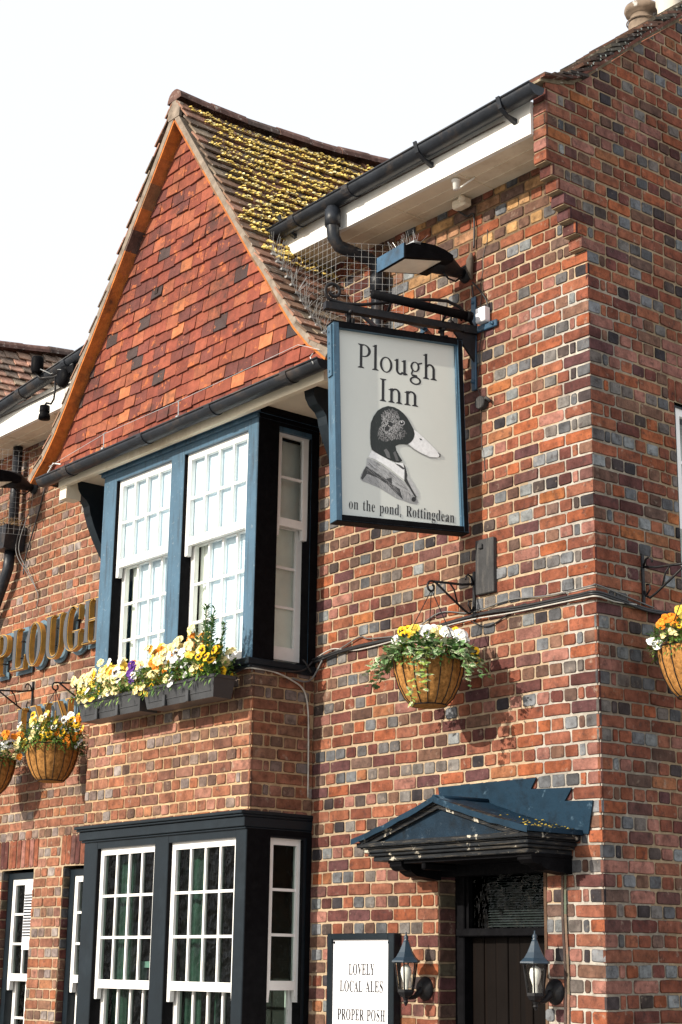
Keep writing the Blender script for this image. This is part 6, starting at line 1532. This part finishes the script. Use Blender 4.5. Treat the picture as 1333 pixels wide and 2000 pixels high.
cable('cable', 'bundle of black, grey and white cables slung along the front wall and round the corner', [
    ([(-2.40, -.03, 3.51), F(-2.2, 3.535), F(-1.95, 3.545), F(-1.5, 3.55), F(-.9, 3.582), F(-.5, 3.572), F(-.12, 3.570), (.012, -.012, 3.565), (.014, .2, 3.55), (.014, .45, 3.53), (.014, .9, 3.565)], .0085, BK),
    ([(-2.39, -.02, 3.49), F(-2.2, 3.52, -.02), F(-1.95, 3.535, -.02), F(-1.5, 3.542, -.02), F(-.9, 3.575, -.02), F(-.5, 3.556, -.02), F(-.12, 3.556, -.02), (.02, -.02, 3.550), (.022, .2, 3.535), (.022, .45, 3.518), (.022, .9, 3.55)], .007, BK),
    ([(-2.38, -.02, 3.52), F(-2.22, 3.56), F(-2.05, 3.528), F(-1.9, 3.52), F(-1.55, 3.53, -.02), F(-1.0, 3.555, -.024), F(-.6, 3.545, -.024), F(-.1, 3.543, -.024), (.024, -.02, 3.538), (.025, .12, 3.53), (.02, .3, 3.54)], .0042, WHT),
    ([(-2.40, -.02, 3.50), F(-2.15, 3.55), F(-1.95, 3.60), F(-1.85, 3.575), F(-1.5, 3.56), F(-1.22, 3.64), F(-.95, 3.60), F(-.65, 3.625), F(-.3, 3.60), F(-.03, 3.605), (.010, .0, 3.605), (.010, .2, 3.58), (.014, .45, 3.545)], .0042, GR),
    ([F(-.95, 3.55), F(-.8, 3.50), F(-.55, 3.58), F(-.5, 3.572)], .004, BK)])
cable('cable', 'thin grey cable looping under the bay sill and down the inner corner', [
    ([(-2.65, -.53, 3.36), (-2.50, -.52, 3.40), (-2.43, -.51, 3.405), (-2.395, -.48, 3.40), (-2.39, -.34, 3.395), (-2.39, -.2, 3.36), (-2.395, -.1, 3.31), (-2.398, -.06, 3.2), (-2.398, -.05, 3.0), (-2.398, -.045, 2.64)], .0055, (.42, .40, .36)),
    ([(-2.6, -.53, 3.375), (-2.43, -.515, 3.412), (-2.39, -.47, 3.41), (-2.385, -.3, 3.405), (-2.385, -.12, 3.43), (-2.38, -.04, 3.50)], .006, BK),
    ([(-2.385, -.2, 3.37), (-2.375, -.1, 3.36), (-2.37, -.04, 3.40), (-2.3, -.015, 3.52)], .006, (.12, .12, .12)),
    ([(-2.385, -.12, 3.50), (-2.37, -.10, 3.47), (-2.37, -.06, 3.42)], .006, BK)])
cable('cable', 'black cable dropping from the soffit to the sign bracket', [
    ([(-1.02, -.06, 6.15), (-1.0, -.02, 6.12), (-.96, -.015, 6.09), (-.91, -.015, 6.09), (-.90, -.015, 6.02), (-.905, -.015, 5.86)], .006, BK),
    ([(-.925, -.015, 5.62), (-.915, -.012, 5.54)], .005, BK), ([(-.92, -.015, 5.64), (-.86, -.012, 5.57), (-.80, -.012, 5.48), (-.79, -.015, 5.40)], .005, BK),
    ([(-.93, -.02, 5.77), (-1.02, -.1, 5.70), (-1.02, -.2, 5.66)], .005, BK)])
cable('cable', 'black cable running down the wall past the left netting', [
    ([(-5.6, -.05, 5.95), (-5.9, -.02, 5.85), (-6.05, -.015, 5.5), (-6.18, -.015, 5.2), (-6.32, -.02, 4.9), (-6.34, -.02, 4.75)], .007, BK),
    ([(-6.32, -.06, 5.25), (-6.35, -.10, 4.95), (-6.2, -.05, 4.72), (-6.08, -.015, 4.55), (-6.09, -.015, 4.42)], .004, GR),
    ([(-6.25, -.06, 5.25), (-6.30, -.10, 4.95), (-6.15, -.05, 4.7), (-6.06, -.015, 4.52)], .004, GR)])
# ------------------------------------------------------------------ bird netting and spikes
mb = MB(); random.seed(31)
z = 5.95; x = -.80; pts = []
while z > 4.35:
    pts.append((x, -.001, z)); z -= random.choice((.075, .04)); x += random.uniform(-.03, .03) if z > 4.9 else random.uniform(-.01, .03)
mb.tube(pts, .003, 4, (.06, .045, .04))
mb.build('wall_crack', M_cable, pub)
def net(name, label, panels):
    mb = MB()
    for (O, U, V, nu, nv, clip) in panels:
        O, U, V = Vector(O), Vector(U), Vector(V); s = .0455; w = .0010
        for i in range(nu + 1):
            a = 0; b = nv
            if clip: a, b = clip(i)
            if b - a > .3: mb.tube([O + U * i * s + V * a * s, O + U * i * s + V * b * s], w, 4)
        for j in range(nv + 1):
            i0 = 0
            if clip:
                ok = [i for i in range(nu + 1) if clip(i)[0] <= j <= clip(i)[1]]
                if len(ok) < 2: continue
                i0, i1 = ok[0], ok[-1]
            else: i1 = nu
            mb.tube([O + U * i0 * s + V * j * s, O + U * i1 * s + V * j * s], w, 4)
    return tag(mb.build(name, M_wire), label, 'netting', 'bird netting under the eaves')
def nclip(i):       # the front panel stops where the gable roof slope crosses it
    x = -1.79 - i * .0455
    z = 5.2
    for k in range(200):
        zz = 5.2 + k * .005
        if XC + hw(zz) < x: z = zz; break
    return (0, max(0, (6.19 - z - .03) / .0455))
net('bird_netting', 'wire bird netting boxing the recess between gable roof and eaves', [
    ((-1.79, -.345, 6.19), (-1, 0, 0), (0, 0, -1), 15, 19, nclip), ((-1.79, -.345, 6.10), (.55, .83, 0), (0, 0, -1), 9, 19, None)])
net('bird_netting', 'wire bird netting over the hopper at the left edge', [
    ((-6.27, -.02, 5.80), (-.35, -.94, 0), (0, 0, -1), 7, 16, None), ((-6.40, -.35, 5.80), (-1, 0, 0), (0, 0, -1), 14, 16, None)])
mb = MB(); random.seed(9)
for i in range(13):
    t = i / 12; z = 6.10 - .86 * t; x = XC + hw(z) + .05; y = -.50 + .16 * t if False else -.52
    mb.box(x - .02, x + .02, y - .02, y + .03, z + .02, z + .034)
    for k in range(7):
        mb.tube([(x, y, z + .03), (x + random.uniform(-.02, .12), y + random.uniform(-.09, .09), z + .03 + random.uniform(.06, .14))], .0014, 3)
tag(mb.build('bird_spike_strip', M_wire), 'row of wire bird spikes down the right verge of the gable roof', 'bird spikes')
mb = MB(); mb.tube([(-4.78, -.70, 5.20), (-4.0, -.70, 5.27), (-3.05, -.70, 5.272), (-1.75, -.70, 5.30), (-1.56, -.68, 5.22)], .0018, 4); mb.tube([(-1.60, -.70, 5.20), (-1.60, -.72, 5.17), (-1.57, -.72, 5.12), (-1.56, -.71, 5.16)], .004, 5); mb.tube([(-4.9, -.66, 5.15), (-4.86, -.62, 5.26), (-4.78, -.6, 5.24)], .007, 5)
tag(mb.build('bird_wire', M_wire), 'taut bird wire stretched above the gable gutter', 'wire')
mb = MB(); mb.tube([(-6.47, -.08, 5.88), (-6.47, -.08, 5.1)], .042, 12); mb.prism([(-6.56, 4.96), (-6.38, 4.96), (-6.35, 5.16), (-6.60, 5.16)], 'y', -.20, -.01); mb.tube([(-6.47, -.09, 4.97), (-6.48, -.09, 4.82), (-6.55, -.09, 4.70), (-6.80, -.08, 4.35), (-6.95, -.08, 4.1)], .045, 12)
mb.build('downpipe', M_gutter, pub)
mb = MB(); random.seed(4)
for i in range(160):
    a = random.uniform(0, 6.28); c = (-6.46 + .08 * math.cos(a), -.11 + .07 * math.sin(a), 5.15 + random.uniform(0, .07)); mb.tube([c, (c[0] + random.uniform(-.08, .08), c[1] + random.uniform(-.06, .06), c[2] + random.uniform(-.03, .03))], .0016, 3)
tag(mb.build('bird_nest', mat('straw', (.32, .20, .09), 1.0, .4, 30)), 'straw bird nest in the top of the left hopper', 'bird nest')
